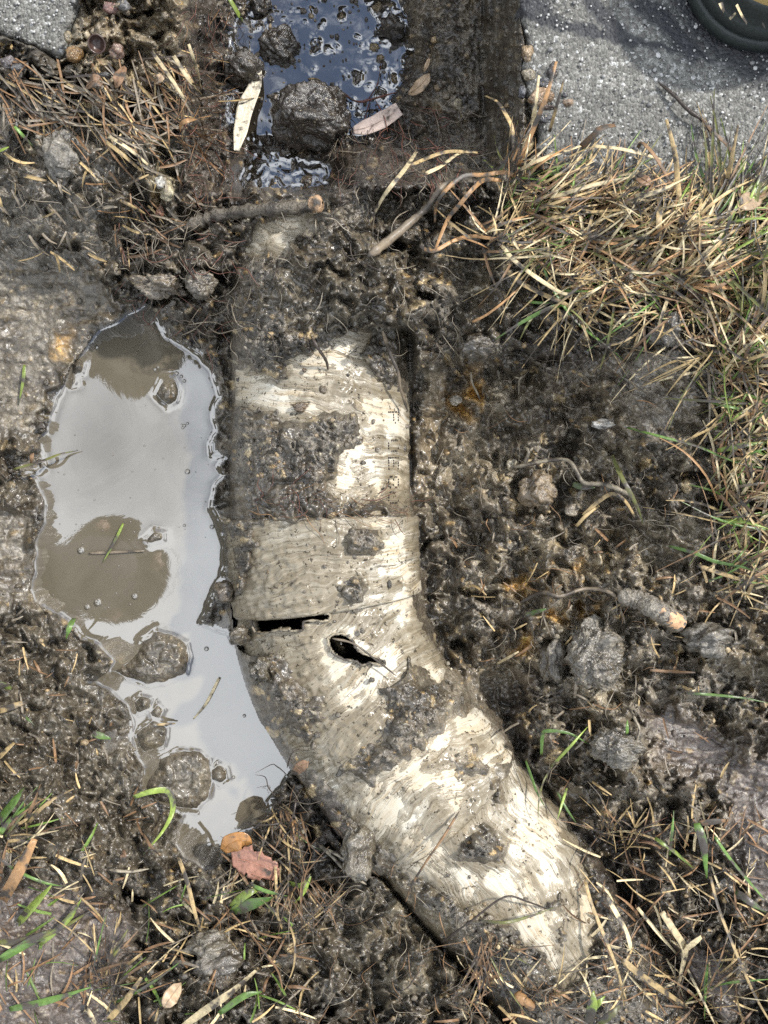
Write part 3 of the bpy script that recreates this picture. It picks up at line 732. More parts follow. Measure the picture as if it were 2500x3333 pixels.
slabR = slab('concrete_slab', SLAB_R, 0.0, .07, 'worn grey concrete slab with exposed white grit under the boot')
slabL = slab('concrete_slab', SLAB_L, 0.0, .03, 'broken corner of grey concrete in the far corner above the straw')
# ================================================================== THE DRAIN PIPE
def mat_pipe():
    s = N('muddy_white_plastic'); p = s.pos()
    mud = s.attr('mud', 'Fac'); fl = s.attr('flow', 'Vector')
    def streak(sx, sy, det=4, dist=.5):
        m = s.n('ShaderNodeMapping'); m.inputs['Scale'].default_value = (sx, sy, 12.0); s.l(fl, m.inputs['Vector'])
        return s.noise(1.0, det, .6, m.outputs['Vector'], dist)
    st = streak(2.6, 34, 5, .9); st2 = streak(5.5, 120, 4, .6); st3 = streak(3.2, 62, 4, 1.2)
    n = s.noise(95, 5, .65, p); nf = s.noise(430, 4, .6, p); nl = s.noise(30, 4, .6, p)
    white = s.mix(s.ramp(nl, [(.3, 0), (.7, 1)]), (.62, .585, .495), (.47, .40, .285))
    white = s.mix(s.math('MULTIPLY', s.ramp(st3, [(.38, .95), (.58, 0)]), s.ramp(n, [(.36, .2), (.58, 1)])), white, (.40, .31, .19))       # tan stain drawn out along the wiping strokes
    thin = s.math('ADD', s.math('MULTIPLY', st, 1.55), s.math('ADD', s.math('MULTIPLY', n, .55), s.math('MULTIPLY', st2, .5)))
    a = s.math('ADD', s.math('MULTIPLY', mud, 1.1), s.math('SUBTRACT', thin, 1.73))
    film = s.math('MULTIPLY', s.ramp(a, [(.0, 0), (.05, .38), (.17, .70), (.38, .97)]), s.ramp(st3, [(.40, 1.0), (.64, .74)]))                        # brown film, thin to thick
    c = s.mix(film, white, s.mix(nf, (.115, .092, .058), (.22, .182, .122)))
    crack = s.math('MULTIPLY', s.ramp(st2, [(.37, 1), (.42, 0)]), s.ramp(n, [(.40, .0), (.56, 1)]))
    c = s.mix(s.math('MULTIPLY', crack, .75), c, (.06, .046, .03))
    speck = s.math('MULTIPLY', s.ramp(nf, [(.60, 0), (.65, 1)]), s.ramp(n, [(.45, 0), (.58, 1)]))
    c = s.mix(speck, c, (.05, .04, .028))
    h = s.math('ADD', s.math('MULTIPLY', film, .8), s.math('ADD', s.math('MULTIPLY', speck, .7), s.math('MULTIPLY', st3, .5)))
    return s.set(col=c, rough=s.mix(film, .36, .20), nor=s.bump(h, .0011), spec=.5)
PIPE = mat_pipe()
BORE_SHADE = mat_simple('bore_shade', (.012, .010, .008), rough=.25)  # black inner wall: the darkness inside the pipe put into its colour
LEFTDIRT = sd_union([[(690, 1690), (830, 1690), (900, 1760), (930, 1900), (1120, 1960), (1130, 2010), (1000, 2060), (1050, 2250), (1150, 2400), (1000, 2520), (700, 2450)]])
SMUDGE = sd_union([[(950, 1700), (1130, 1720), (1120, 1960), (900, 1960), (930, 1800)], [(1150, 1990), (1300, 1990), (1260, 2110), (1160, 2080)], [(1330, 1690), (1380, 1700), (1360, 1830), (1320, 1800)],
                   [(1180, 2280), (1300, 2320), (1150, 2560), (1000, 2500)], [(1120, 1510), (1180, 1480), (1200, 1600), (1110, 1620)], [(1380, 2680), (1560, 2600), (1600, 2760), (1480, 2840)], [(1300, 2000), (1440, 2000), (1480, 2180), (1400, 2120)],
                   [(1170, 2640), (1260, 2700), (1450, 2880), (1330, 2860)]])
sdHole = np.maximum(sd_poly(HOLE_SLOT), sd_poly(HOLE_TEAR))
def axis_at(s):
    return np.stack([np.interp(s, _sl, AX[:, i]) for i in range(3)], -1)
def tube(name, s0, s1, rfun, ds, parent, mats, hole=False, ang=0.0, thick=None, full=True):
    ns = max(int((s1 - s0) / ds), 4)
    S = np.linspace(s0, s1, ns)
    top = np.linspace(-118, 118, 270); low = np.linspace(118, 242, 14)[1:-1]
    TH = np.radians(np.concatenate([top, low])); nt_ = len(TH)
    c = axis_at(S); tg = np.gradient(c, axis=0); tg /= np.linalg.norm(tg, axis=1)[:, None]
    up = np.array([0, 0, 1.0]); side = np.cross(tg, up); side /= np.linalg.norm(side, axis=1)[:, None]
    nn = np.cross(side, tg)
    rad = rfun(S)[:, None] * np.ones(nt_)
    SS, TT = np.meshgrid(S, TH, indexing='ij')
    dirs = np.sin(TT)[..., None] * side[:, None] + np.cos(TT)[..., None] * nn[:, None]
    p0 = c[:, None] + rad[..., None] * dirs
    k = (HC - p0[..., 2]) * KX; u = p0[..., 0] / k + 1250; v = 1666.5 - p0[..., 1] / k
    # mud that sticks to it: thicker towards the puddle side and in smudges
    edge = np.degrees(np.abs(TT))
    left = sampC(LEFTDIRT, u, v); sm = sampC(SMUDGE, u + 12 * perlin(u / 40, v / 40, 2), v + 12 * perlin(u / 40, v / 40, 5)); pt = sampC(sdPat, u, v)
    mud = .39 + .46 * fbm(u / 120, v / 120, 4, 91, .6) + .42 * sstep(-60, 50, left) + .42 * sstep(-25, 25, sm) + .3 * sstep(-12, 4, pt + 14 * fbm(u / 25, v / 25, 2, 93)) + .3 * sstep(50, 85, edge) + .25 * sstep(-50, 5, -np.abs(sampC(sdExp, u, v)))
    mud = np.clip(mud, 0, 1.3)
    lump = sstep(.62, 1.05, mud + .25 * fbm(u / 35, v / 35, 3, 95))
    cl, ci = grains(u / 24, v / 24, 15, .2, .7, .4)
    disp = lump * (.0006 + .0009 * np.clip(billow(u / 45, v / 45, 2, 97), -.3, 2) + .0012 * cl) + .00012 * fbm(u / 20, v / 20, 2, 99)
    # flutter of scraped plastic
    ca, sa = math.cos(ang), math.sin(ang)
    p1 = p0 + disp[..., None] * dirs
    vv = p1.reshape(-1, 3)
    i = np.arange(ns * nt_).reshape(ns, nt_)
    j = np.concatenate([i, i[:, :1]], 1)
    q = np.stack([j[:-1, :-1], j[:-1, 1:], j[1:, 1:], j[1:, :-1]], -1)
    if hole:
        h = sampC(sdHole, u + 5 * perlin(u / 14, v / 14, 8), v + 5 * perlin(u / 14, v / 14, 9))
        hh = np.concatenate([h, h[:, :1]], 1)
        tt = np.concatenate([np.cos(TT), np.cos(TT[:, :1])], 1)
        hm = (hh[:-1, :-1] + hh[:-1, 1:] + hh[1:, 1:] + hh[1:, :-1]) / 4
        q = q[~((hm > 0) & (tt[:-1, :-1] > 0.0))]
    q = q.reshape(-1, 4)
    me = np_mesh(name, vv, q)
    attr_f(me, 'mud', mud)
    wob = 46 * fbm(u / 300, v / 300, 2, 3) + 9 * perlin(u / 45, v / 45, 6)
    fl = np.stack([(u * ca + v * sa) / 1000, (-u * sa + v * ca + wob) / 1000, p1[..., 2]], -1)
    attr_v(me, 'flow', fl.reshape(-1, 3))
    o = obj(name, me, mats, parent)
    if thick:
        m = o.modifiers.new('wall', 'SOLIDIFY'); m.thickness = thick; m.offset = -1.0
        m.material_offset = len(mats) - 1; m.material_offset_rim = 0
        m.use_rim = True
    return o
pipe_root = tag(empty('drain_pipe', tuple(AX0 + np.array([0, 0, -.055]))), 'white plastic drain pipe smeared with mud, broken open at its elbow', 'drain pipe')
pipe_root_loc = Vector(pipe_root.location)
def adopt(o):      # keep world placement under the root
    o.parent = pipe_root; o.matrix_parent_inverse = Matrix.Translation(pipe_root_loc).inverted(); return o
r_up = lambda S: np.full(len(S), R_PIPE)
def r_coupling(S):
    e = np.minimum(S - S_C0, S_C1 - S)
    return R_PIPE + .0002 + (R_COUP - R_PIPE - .0002) * np.clip(e / .0012, 0, 1) ** .5
def r_elbow(S):
    r = pipe_radius(S)
    r = R_COUP - .0036 - 0.0002 * sstep(S_E0 + 0.045, S_E0 + 0.055, S) + 0.0016 * sstep(S_E1 - 0.042, S_E1 - 0.036, S)
    e = np.clip((S_E1 - S) / .0016, 0, 1) ** .5
    return R_PIPE + .0002 + (r - R_PIPE - .0002) * e
up_pipe = adopt(tube('straight_pipe', 0, s_at_v(1900), r_up, .00095, None, [PIPE, BORE_SHADE], ang=R(12), thick=.0032))
up_pipe['label'] = 'straight white pipe length with black ink dots'
coup = adopt(tube('coupling', S_C0, S_C1, r_coupling, .0009, None, [PIPE], ang=R(-9)))
elbow = adopt(tube('elbow', S_E0, S_E1, r_elbow, .0009, None, [PIPE, BORE_SHADE], hole=True, ang=R(-38), thick=.0036))
elbow['label'] = 'cracked elbow with a slot and a torn hole'
low_pipe = adopt(tube('outlet_pipe', S_E1 - .004, S_END, r_up, .0012, None, [PIPE], ang=R(52)))
# pale broken edges of the two holes
EDGE = mat_simple('broken_plastic', (.40, .34, .24), .4, .5, 500, .0006, .6)
for poly in (HOLE_SLOT, HOLE_TEAR):
    q = catmull(poly + [poly[0]], 5); q = q + np.stack([2.5 * perlin(q[:, 0] / 9, q[:, 1] / 9, 21), 2.5 * perlin(q[:, 0] / 9, q[:, 1] / 9, 22)], -1)
    z = pipe_top(q[:, 0], q[:, 1], 6)[0]; z = z - .0016
    kk = (HC - z) * KX; pp = np.stack([(q[:, 0] - 1250) * kk, (1666.5 - q[:, 1]) * kk, z], -1)
    t_ = np.gradient(pp, axis=0); t_ /= np.linalg.norm(t_, axis=1)[:, None] + 1e-9; sd1 = np.cross(t_, [0, 0, 1.0])
    an = np.arange(6) * math.pi / 3; rr_ = .0007 * (1 + .35 * np.sin(np.arange(len(pp)) * 2.1))
    vv_ = pp[:, None] + rr_[:, None, None] * (np.cos(an)[None, :, None] * sd1[:, None] + np.sin(an)[None, :, None] * np.array([0, 0, 1.6]))
    ii = np.arange(len(pp) * 6).reshape(-1, 6); jj = np.concatenate([ii, ii[:, :1]], 1)
    ro = obj('broken_rim', np_mesh('broken_rim', vv_.reshape(-1, 3), np.stack([jj[:-1, :-1], jj[:-1, 1:], jj[1:, 1:], jj[1:, :-1]], -1).reshape(-1, 4)), EDGE); ro.parent = elbow; ro.matrix_parent_inverse = Matrix.Identity(4)
# water standing inside, seen through the holes
a = axis_at(np.linspace(s_at_v(1880), S_E1 - .05, 14)); tg = np.gradient(a, axis=0); tg /= np.linalg.norm(tg, axis=1)[:, None]
sd_ = np.cross(tg, [0, 0, 1.0]); wv_ = []
for i in range(len(a)):
    for t in (-1, 1):
        wv_.append(a[i] + sd_[i] * t * .036 + np.array([0, 0, -.034]))
adopt(obj('drain_water', np_mesh('drain_water', wv_, [(2 * i, 2 * i + 1, 2 * i + 3, 2 * i + 2) for i in range(len(a) - 1)]), DARKW))
# the inked batch code on the straight length: dots, read with the head tilted to the right
DOTS = {'P': ['11110', '10001', '10001', '11110', '10000', '10000', '10000'], 'O': ['01110', '10001', '10001', '10001', '10001', '10001', '01110'], 'E': ['11111', '10000', '10000', '11110', '10000', '10000', '11111'],
        '8': ['01110', '10001', '10001', '01110', '10001', '10001', '01110'], '0': ['01110', '10001', '10001', '10001', '10001', '10001', '01110']}
INK = mat_simple('black_ink', (.012, .012, .013), rough=.6, var=.1)
dv, df = [], []
for ch, v0 in (('P', 1341), ('O', 1434), ('E', 1490), ('8', 1552), ('0', 1603)):
    for r_, row in enumerate(DOTS[ch]):
        for c_, b in enumerate(row):
            if b == '1' and random.random() > .08:
                u = 1296 - r_ * 5.2 + random.uniform(-.6, .6); v = v0 + c_ * 8.6 + random.uniform(-.6, .6)
                z = float(pipe_top(np.array([u]), np.array([v]), 6)[0][0])
                n0 = len(dv); x0, y0, _ = P(u, v, z)
                e = 1e-3; nx = (x0 - AX0[0]) / R_PIPE; nz_ = math.sqrt(max(1 - nx * nx, .05))
                for q in range(7):
                    an = q * 2 * math.pi / 7; rr = .00055 * (random.uniform(.8, 1.15))
                    du, dy = math.cos(an) * rr, math.sin(an) * rr
                    dv.append((x0 + du * nz_ + nx * .0003, y0 + dy * 1.2, z - du * nx + nz_ * .0003))
                df.append(tuple(range(n0, n0 + 7)))
me = bpy.data.meshes.new('ink_code'); me.from_pydata(dv, [], df); me.update()
adopt(obj('ink_code', me, INK))
# ================================================================== THINGS LYING ABOUT
MATS = {
 'straw': mat_simple('dry_straw', (.40, .29, .14), rough=.5, var=.45, scale=420, mud=.5),
 'pale': mat_simple('pale_straw', (.55, .45, .27), rough=.5, var=.4, scale=420, mud=.42),
 'brown': mat_simple('brown_straw', (.20, .118, .06), rough=.55, var=.4, scale=420, mud=.5),
 'orange': mat_simple('rusty_stem', (.38, .215, .095), rough=.45, var=.4, scale=300, mud=.38),
 'green': mat_simple('green_blade', (.095, .17, .035), rough=.35, var=.45, scale=300, mud=.46, spec=.5),
 'lime': mat_simple('lime_blade', (.215, .285, .055), rough=.35, var=.4, scale=300, mud=.42, spec=.5),
 'olive': mat_simple('olive_blade', (.15, .155, .05), rough=.4, var=.45, scale=300, mud=.5),
 'root': mat_simple('pale_root', (.28, .24, .175), rough=.5, var=.4, scale=500, mud=.45),
 'dark': mat_simple('dark_twig', (.045, .034, .027), rough=.4, var=.4, scale=500),
 'red': mat_simple('red_root', (.12, .045, .032), rough=.45, var=.4, scale=500, mud=.4),
 'caked': mat_simple('caked_mud', (.115, .098, .075), rough=.35, var=.6, scale=420, bump=.0025, mud=.4),
 'muddy': mat_simple('muddy_stem', (.19, .15, .105), rough=.4, var=.45, scale=300, mud=.55),
}
def path3(pts, n=6, lift=2.0, ends=None, arch=0.0):
    """photo-pixel polyline -> world points lying on (or arching over) the ground"""
    pts = [tuple(p) if len(p) > 2 else (p[0], p[1], None) for p in pts]
    q = catmull([(p[0], p[1]) for p in pts], n)
    m = len(q); t = np.linspace(0, 1, m)
    zs = sampG(TOPS, q[:, 0], q[:, 1])
    if m > 8:
        kz_ = np.ones(5) / 5; zs = np.convolve(np.pad(zs, 2, mode='edge'), kz_, 'valid')
    l = np.full(m, lift / 1000.0) + arch / 1000.0 * np.sin(np.pi * np.clip(t, 0, 1))
    if ends is not None:
        l += np.interp(t, [0, 1], [ends[0] / 1000, ends[1] / 1000])
    z = zs + l
    k = (HC - z) * KX
    return np.stack([(q[:, 0] - 1250) * k, (1666.5 - q[:, 1]) * k, z], -1)
def strip_arrays(p, width, fold=.25, taper=(.6, .1), roll=0.0):
    """a blade: two folded halves along the path (width in metres)"""
    p = np.asarray(p); m = len(p)
    t = np.gradient(p, axis=0); t /= np.linalg.norm(t, axis=1)[:, None] + 1e-12
    side = np.cross(t, [0, 0, 1.0]); L = np.linalg.norm(side, axis=1)
    side = np.where(L[:, None] > .15, side / (L[:, None] + 1e-9), np.array([1.0, 0, 0]))
    nrm = np.cross(side, t)
    rl = roll if np.ndim(roll) else np.full(m, roll)
    s2 = side * np.cos(rl)[:, None] + nrm * np.sin(rl)[:, None]; n2 = nrm * np.cos(rl)[:, None] - side * np.sin(rl)[:, None]
    x = np.linspace(0, 1, m)
    w = width / 2 * np.minimum(np.interp(x, [0, .18, 1], [taper[0], 1, 1]), np.interp(x, [0, .55, 1], [1, 1, taper[1]]))
    a = p - s2 * w[:, None]; b = p - n2 * (w * fold * 2)[:, None]; c = p + s2 * w[:, None]
    v = np.stack([a, b, c], 1).reshape(-1, 3)
    i = np.arange(m - 1) * 3
    q = np.concatenate([np.stack([i, i + 1, i + 4, i + 3], -1), np.stack([i + 1, i + 2, i + 5, i + 4], -1)])
    return v, q
def tube_arrays(p, r0, r1, sides=6, knob=0.0):
    p = np.asarray(p); m = len(p)
    t = np.gradient(p, axis=0); t /= np.linalg.norm(t, axis=1)[:, None] + 1e-12
    side = np.cross(t, [0.13, 0.05, 1.0]); side /= np.linalg.norm(side, axis=1)[:, None] + 1e-9
    nrm = np.cross(side, t)
    r = np.linspace(r0, r1, m) * (1 + knob * rng.normal(0, 1, m).clip(-1.5, 1.5))
    ef = [.3, .72, .93]
    for i_, f_ in enumerate(ef[:m // 2]): r[i_] *= f_; r[-1 - i_] *= f_
    an = np.arange(sides) * 2 * np.pi / sides
    v = p[:, None] + r[:, None, None] * (np.cos(an)[None, :, None] * side[:, None] + np.sin(an)[None, :, None] * nrm[:, None])
    i = np.arange(m * sides).reshape(m, sides); j = np.concatenate([i, i[:, :1]], 1)
    q = np.stack([j[:-1, :-1], j[:-1, 1:], j[1:, 1:], j[1:, :-1]], -1).reshape(-1, 4)
    return v.reshape(-1, 3), q
PXM = .52 * KX          # metres per photo pixel at pipe depth
def recenter(me, base):
    co = np.empty(len(me.vertices) * 3, np.float32); me.vertices.foreach_get('co', co)
    co = co.reshape(-1, 3) - np.asarray(base, np.float32); me.vertices.foreach_set('co', co.ravel()); me.update()
def place(o, base):
    recenter(o.data, base); o.location = base
def blade(name, label, cat, kind, width, pts, group=None, lift=2.0, arch=0.0, ends=None, fold=.22, taper=(.6, .12), thick=.00025):
    p = path3(pts, 6, lift, ends, arch)
    v, q = strip_arrays(p, width * .84 * PXM, fold, taper, roll=random.uniform(-.35, .35) + .3 * np.sin(np.linspace(0, random.uniform(0, 5), len(p))))
    o = obj(name, np_mesh(name, v, q), MATS[kind])
    place(o, tuple(p[0]))
    m = o.modifiers.new('thickness', 'SOLIDIFY'); m.thickness = thick; m.offset = 0
    return tag(o, label, cat, group)
def stem(name, label, cat, kind, r0, r1, pts, group=None, lift=1.5, arch=0.0, ends=None, branches=(), knob=.12, sides=7):
    p = path3(pts, 7, lift, ends, arch)
    v, q = tube_arrays(p, r0 * PXM, r1 * PXM, sides, knob)
    o = obj(name, np_mesh(name, v, q), MATS[kind]); place(o, tuple(p[0]))
    for b in branches:
        pb = path3(b, 6, lift, None, arch)
        v, q = tube_arrays(pb, r1 * PXM * .9, r1 * PXM * .5, sides, knob)
        c = obj('branch', np_mesh('branch', v, q), MATS[kind]); place(c, tuple(pb[0]))
        c.parent = o; c.matrix_parent_inverse = Matrix.Translation(p[0]).inverted()
    return tag(o, label, cat, group)

# ---- single blades and straws: crop, kind, width px, arch mm, label, points
GR_S, GR_G = 'loose dry straws on the mud', 'loose green blades on the mud'
BL = [
 (2, 'orange', 15, 14, 'tallest tan stalk leaning over the edge of the concrete', [(580, 720), (640, 570), (700, 420), (745, 265)], (2, 30)),
 (2, 'pale', 14, 10, 'pale stalk standing just left of the tallest tan stalk', [(600, 650), (640, 530), (655, 450), (670, 325)], (2, 28)),
 (2, 'straw', 10, 6, 'short grey straw right of the tallest tan stalk on the concrete', [(715, 570), (745, 460), (775, 350)], (2, 18)),
 (2, 'straw', 13, 16, 'curling tan blade reaching towards the trench wall', [(560, 660), (555, 560), (530, 500), (490, 440), (435, 412)], (2, 8)),
 (2, 'pale', 14, 14, 'long straight straw sloping down to the soil over the pipe', [(140, 655), (90, 730), (0, 845), (-60, 960)], (8, 2)),
 (2, 'straw', 13, 16, 'bowed straw with its tip touching the orange bend', [(100, 720), (250, 660), (350, 655), (405, 660)], (3, 8)),
 (2, 'pale', 15, 14, 'short pale blade parallel to the bowed straw', [(180, 750), (250, 715), (310, 670), (350, 658)], (4, 6)),
 (2, 'green', 13, 6, 'short bright green blade rising beside the orange bend', [(485, 760), (520, 705), (560, 640)], (2, 12)),
 (2, 'lime', 13, 8, 'small green sprout between the rusty stems', [(430, 690), (470, 725), (485, 765)], (2, 4)),
 (2, 'orange', 14, 20, 'long arching blade turning from green to rust', [(510, 780), (440, 775), (390, 810), (330, 880), (280, 940), (240, 1030), (215, 1095)], (2, 2)),
 (2, 'orange', 14, 12, 'wide rusty blade curving over the arching blade', [(595, 780), (530, 745), (430, 755), (340, 762), (260, 830), (225, 890), (220, 960)], (2, 2)),
 (2, 'orange', 12, 5, 'wavy rusty stem wriggling beneath the grass edge', [(150, 1060), (210, 1085), (300, 1040), (380, 1020), (480, 1030), (530, 1005)], (2, 2)),
 (2, 'pale', 15, 8, 'long pale straw rising to a curled brown tip on the concrete', [(560, 750), (650, 700), (760, 660), (850, 630)], (3, 6)),
 (2, 'brown', 24, 10, 'curled brown leaf tip lying on the concrete edge', [(850, 635), (900, 590), (940, 552), (1000, 540)], (3, 6)),
 (2, 'pale', 14, 7, 'long pale straw lying flat across the dead grass', [(720, 860), (800, 830), (900, 800), (1000, 780), (1085, 762)], (6, 6)),
 (2, 'straw', 14, 7, 'tan straw lying level below the long pale straw', [(650, 980), (720, 945), (800, 930), (900, 915), (1070, 905)], (6, 6)),
 (2, 'pale', 18, 5, 'short wide pale straw pointing at the standing blade', [(1080, 850), (1150, 838), (1250, 805)], (8, 8)),
 (2, 'brown', 13, 14, 'dark brown bent stalk hooked over the concrete edge', [(1095, 640), (1115, 618), (1160, 660), (1200, 720), (1230, 780), (1260, 820)], (3, 3)),
 (2, 'straw', 16, 12, 'upright straw with a green foot against the concrete', [(1285, 920), (1270, 800), (1262, 700), (1245, 610), (1220, 515)], (2, 22)),
 (2, 'olive', 8, 10, 'thin upright stalk between straw and the black twig', [(1390, 850), (1392, 650), (1375, 535)], (3, 20)),
 (2, 'brown', 12, 8, 'reddish stalk meeting the end of the black twig', [(1510, 680), (1480, 620), (1420, 570), (1375, 515)], (4, 8)),
 (2, 'straw', 12, 12, 'slender tan blade right of the black twig', [(1470, 830), (1490, 740), (1510, 640), (1530, 540)], (3, 22)),
 (2, 'pale', 13, 8, 'pale straw lying along the edge of the concrete', [(900, 630), (1000, 640), (1100, 660), (1200, 690)], (4, 4)),
 (2, 'straw', 19, 8, 'wide tan blade hanging down through the dead grass', [(1190, 900), (1190, 990), (1210, 1120)], (8, 4)),
 (4, 'pale', 14, 14, 'upper of two long straws crossing above the hollow', [(510, 0), (560, 60), (650, 130), (760, 200), (810, 208)], (3, 4)),
 (4, 'straw', 15, 14, 'lower of two long straws crossing above the hollow', [(530, 110), (600, 165), (700, 215), (790, 255), (850, 310)], (3, 4)),
 (4, 'green', 13, 14, 'green blade slanting down left from the crossing straws', [(780, 252), (700, 275), (580, 340), (480, 405)], (6, 10)),
 (4, 'green', 9, 8, 'short green blade crossing the slanting green blade', [(620, 240), (670, 246), (725, 245)], (6, 6)),
 (4, 'olive', 8, 8, 'thin olive blade hanging below the slanting green blade', [(660, 290), (620, 340), (585, 410)], (5, 6)),
 (4, 'green', 10, 14, 'long thin green blade running down across the hollow', [(690, 90), (720, 170), (800, 290), (880, 370), (980, 445), (1040, 500)], (3, 3)),
 (4, 'muddy', 17, 18, 'thick mottled stem arching on the right bank', [(1080, 100), (1200, 120), (1300, 170), (1390, 260), (1430, 350), (1460, 430)], (2, 3)),
 (4, 'pale', 14, 6, 'short pale straw under the arching mottled stem', [(1240, 190), (1205, 290), (1175, 380)], (3, 3)),
 (4, 'straw', 11, 7, 'straw lying between crossing straws and mottled stem', [(910, 275), (1000, 230), (1110, 190)], (3, 3)),
 (4, 'straw', 9, 6, 'thin yellow straw hanging into the dark hollow', [(1100, 380), (1070, 470), (1030, 555)], (3, 3)),
 (4, 'green', 9, 10, 'long green runner crossing the right bank', [(1050, 785), (1200, 825), (1350, 865), (1480, 920), (1600, 960)], (2, 3)),
 (4, 'lime', 17, 8, 'bright green blade lying level at the right edge', [(1440, 885), (1550, 862), (1650, 848)], (4, 6)),
 (4, 'olive', 16, 9, 'stiff olive blade lying below the grey root', [(985, 905), (1020, 985), (1060, 1060), (1095, 1130), (1120, 1200)], (3, 4)),
 (4, 'green', 22, 2, 'torn green leaf scrap beneath the grey root', [(815, 1030), (860, 1042), (912, 1045)], (1, 1)),
 (4, 'orange', 8, 9, 'thin rusty stem lying across the soil above the ochre clay', [(380, 330), (440, 300), (520, 240), (630, 140)], (3, 3)),
 (4, 'straw', 14, 9, 'bent straw hooked below the stiff olive blade', [(860, 1165), (920, 1110), (985, 1072), (1040, 1100), (1090, 1180)], (2, 2)),
 (6, 'straw', 12, 6, 'pale straw leaning up at the foot of the bent straw', [(830, 85), (870, 40), (930, -5)], (2, 3)),
 (6, 'green', 18, 2, 'short green leaf scrap above the orange clay streak', [(610, 472), (655, 455), (702, 440)], (2, 2)),
 (6, 'green', 16, 6, 'green blade curved on the pale mud clod', [(870, 595), (920, 640), (985, 670)], (2, 2)),
 (6, 'olive', 9, 4, 'olive blade half sunk in the pale mud clod', [(805, 620), (870, 670), (930, 720)], (1, 1)),
 (6, 'pale', 11, 5, 'short straw slanting below the orange clay', [(485, 680), (530, 655), (582, 625)], (2, 2)),
 (6, 'brown', 10, 4, 'brown straw lying level right of the pale clod', [(1150, 705), (1250, 712), (1345, 715)], (2, 2)),
 (6, 'green', 9, 8, 'long green blade reaching in from the right edge', [(1300, 805), (1400, 810), (1550, 825), (1665, 848)], (2, 5)),
 (6, 'green', 12, 10, 'green blade sloping beneath the right bank straws', [(1230, 170), (1330, 195), (1430, 235), (1550, 260), (1665, 300)], (3, 6)),
 (6, 'lime', 12, 10, 'pale green blade bowed near the right edge', [(1445, 60), (1560, 65), (1665, 95)], (4, 8)),
 (6, 'straw', 15, 8, 'tan straw sloping down by the right edge', [(1350, 250), (1450, 285), (1592, 330)], (4, 6)),
 (6, 'brown', 13, 8, 'brown straw crossing under the sloping tan straw', [(1665, 265), (1560, 330), (1450, 415)], (6, 4)),
 (6, 'green', 13, 16, 'folded green blade arched beside the elbow', [(680, 1070), (685, 990), (705, 968), (800, 978), (885, 1025)], (2, 3)),
 (6, 'lime', 10, 12, 'straight green blade crossing the folded green blade', [(720, 1125), (800, 1040), (880, 950)], (2, 8)),
 (6, 'green', 11, 4, 'tiny upright green blade on the lower clod', [(1050, 985), (1052, 920)], (2, 6)),
 (8, 'straw', 13, 12, 'long straw crossing the end of the outlet pipe', [(870, 515), (900, 620), (940, 720), (1000, 870), (1045, 1020)], (4, 3)),
 (8, 'pale', 19, 10, 'sharply kinked pale straw right of the outlet pipe', [(960, 575), (1010, 660), (1050, 740), (1062, 805), (1010, 800), (960, 785)], (3, 3)),
 (8, 'pale', 13, 8, 'straight pale straw beside the forked straw', [(1095, 625), (1180, 730), (1262, 822)], (3, 3)),
 (8, 'pale', 25, 10, 'broad forked straw lying on the dark lower bank', [(1200, 645), (1250, 720), (1300, 805), (1290, 880), (1270, 970)], (3, 3)),
 (8, 'pale', 28, 8, 'broad short straw lying over the forked straw', [(1290, 825), (1325, 790), (1372, 752)], (5, 6)),
 (8, 'straw', 12, 12, 'very long straw running down the right corner', [(1410, 490), (1450, 640), (1530, 840), (1600, 1000), (1665, 1115)], (3, 4)),
 (8, 'pale', 9, 8, 'thin pale straw under the broad forked straw', [(1310, 890), (1370, 1010), (1432, 1135)], (3, 3)),
 (8, 'straw', 22, 8, 'broad dirty straw slanting to the bottom edge', [(1030, 850), (1100, 910), (1200, 980), (1310, 1055)], (3, 3)),
 (8, 'green', 11, 8, 'green blade lying level near the lower right corner', [(1400, 975), (1500, 950), (1665, 935)], (3, 6)),
 (8, 'green', 11, 7, 'narrow green blade pointing down beside the forked straw', [(1397, 870), (1390, 960), (1385, 1110)], (4, 2)),
 (8, 'green', 30, 8, 'broad green blade hanging on the lower right bank', [(1350, 260), (1380, 350), (1395, 500)], (5, 3)),
 (8, 'green', 12, 9, 'narrow green blade running under the broad green blade', [(1430, 320), (1500, 420), (1600, 540), (1665, 612)], (4, 5)),
 (8, 'green', 24, 5, 'short wide green leaf at the right edge', [(1520, 555), (1580, 600), (1650, 645)], (4, 5)),
 (8, 'lime', 14, 8, 'lime blade sloping towards the broad green blade', [(1170, 325), (1250, 380), (1335, 455)], (3, 4)),
 (8, 'green', 10, 8, 'thin upright green blade left of the broad green blade', [(1235, 400), (1245, 300), (1252, 205)], (2, 8)),
 (8, 'brown', 22, 5, 'short flat brown leaf strip above the broad green blade', [(1365, 262), (1420, 255), (1477, 250)], (6, 6)),
 (8, 'lime', 34, 10, 'wide pale green shoot at the bottom edge', [(880, 1140), (900, 1050), (906, 985)], (2, 10)),
 (8, 'lime', 18, 6, 'side leaf of the pale green shoot', [(895, 1075), (925, 1040), (955, 1008)], (6, 10)),
 (8, 'olive', 24, 8, 'stubby yellow stem beside the pale green shoot', [(925, 1130), (985, 1085), (1027, 1042)], (3, 8)),
 (8, 'green', 9, 8, 'green blade lying along the right side of the pipe', [(612, -10), (640, 70), (662, 130), (700, 200)], (2, 2)),
 (8, 'olive', 7, 12, 'hair thin olive blade hanging beside the pipe', [(730, 10), (690, 80), (670, 160), (665, 240)], (4, 2)),
 (8, 'lime', 9, 8, 'first of two small crossed blades right of the pipe', [(790, 110), (770, 175), (750, 245)], (3, 3)),
 (8, 'green', 9, 8, 'second of two small crossed blades, bending right', [(745, 120), (790, 200), (832, 262)], (3, 3)),
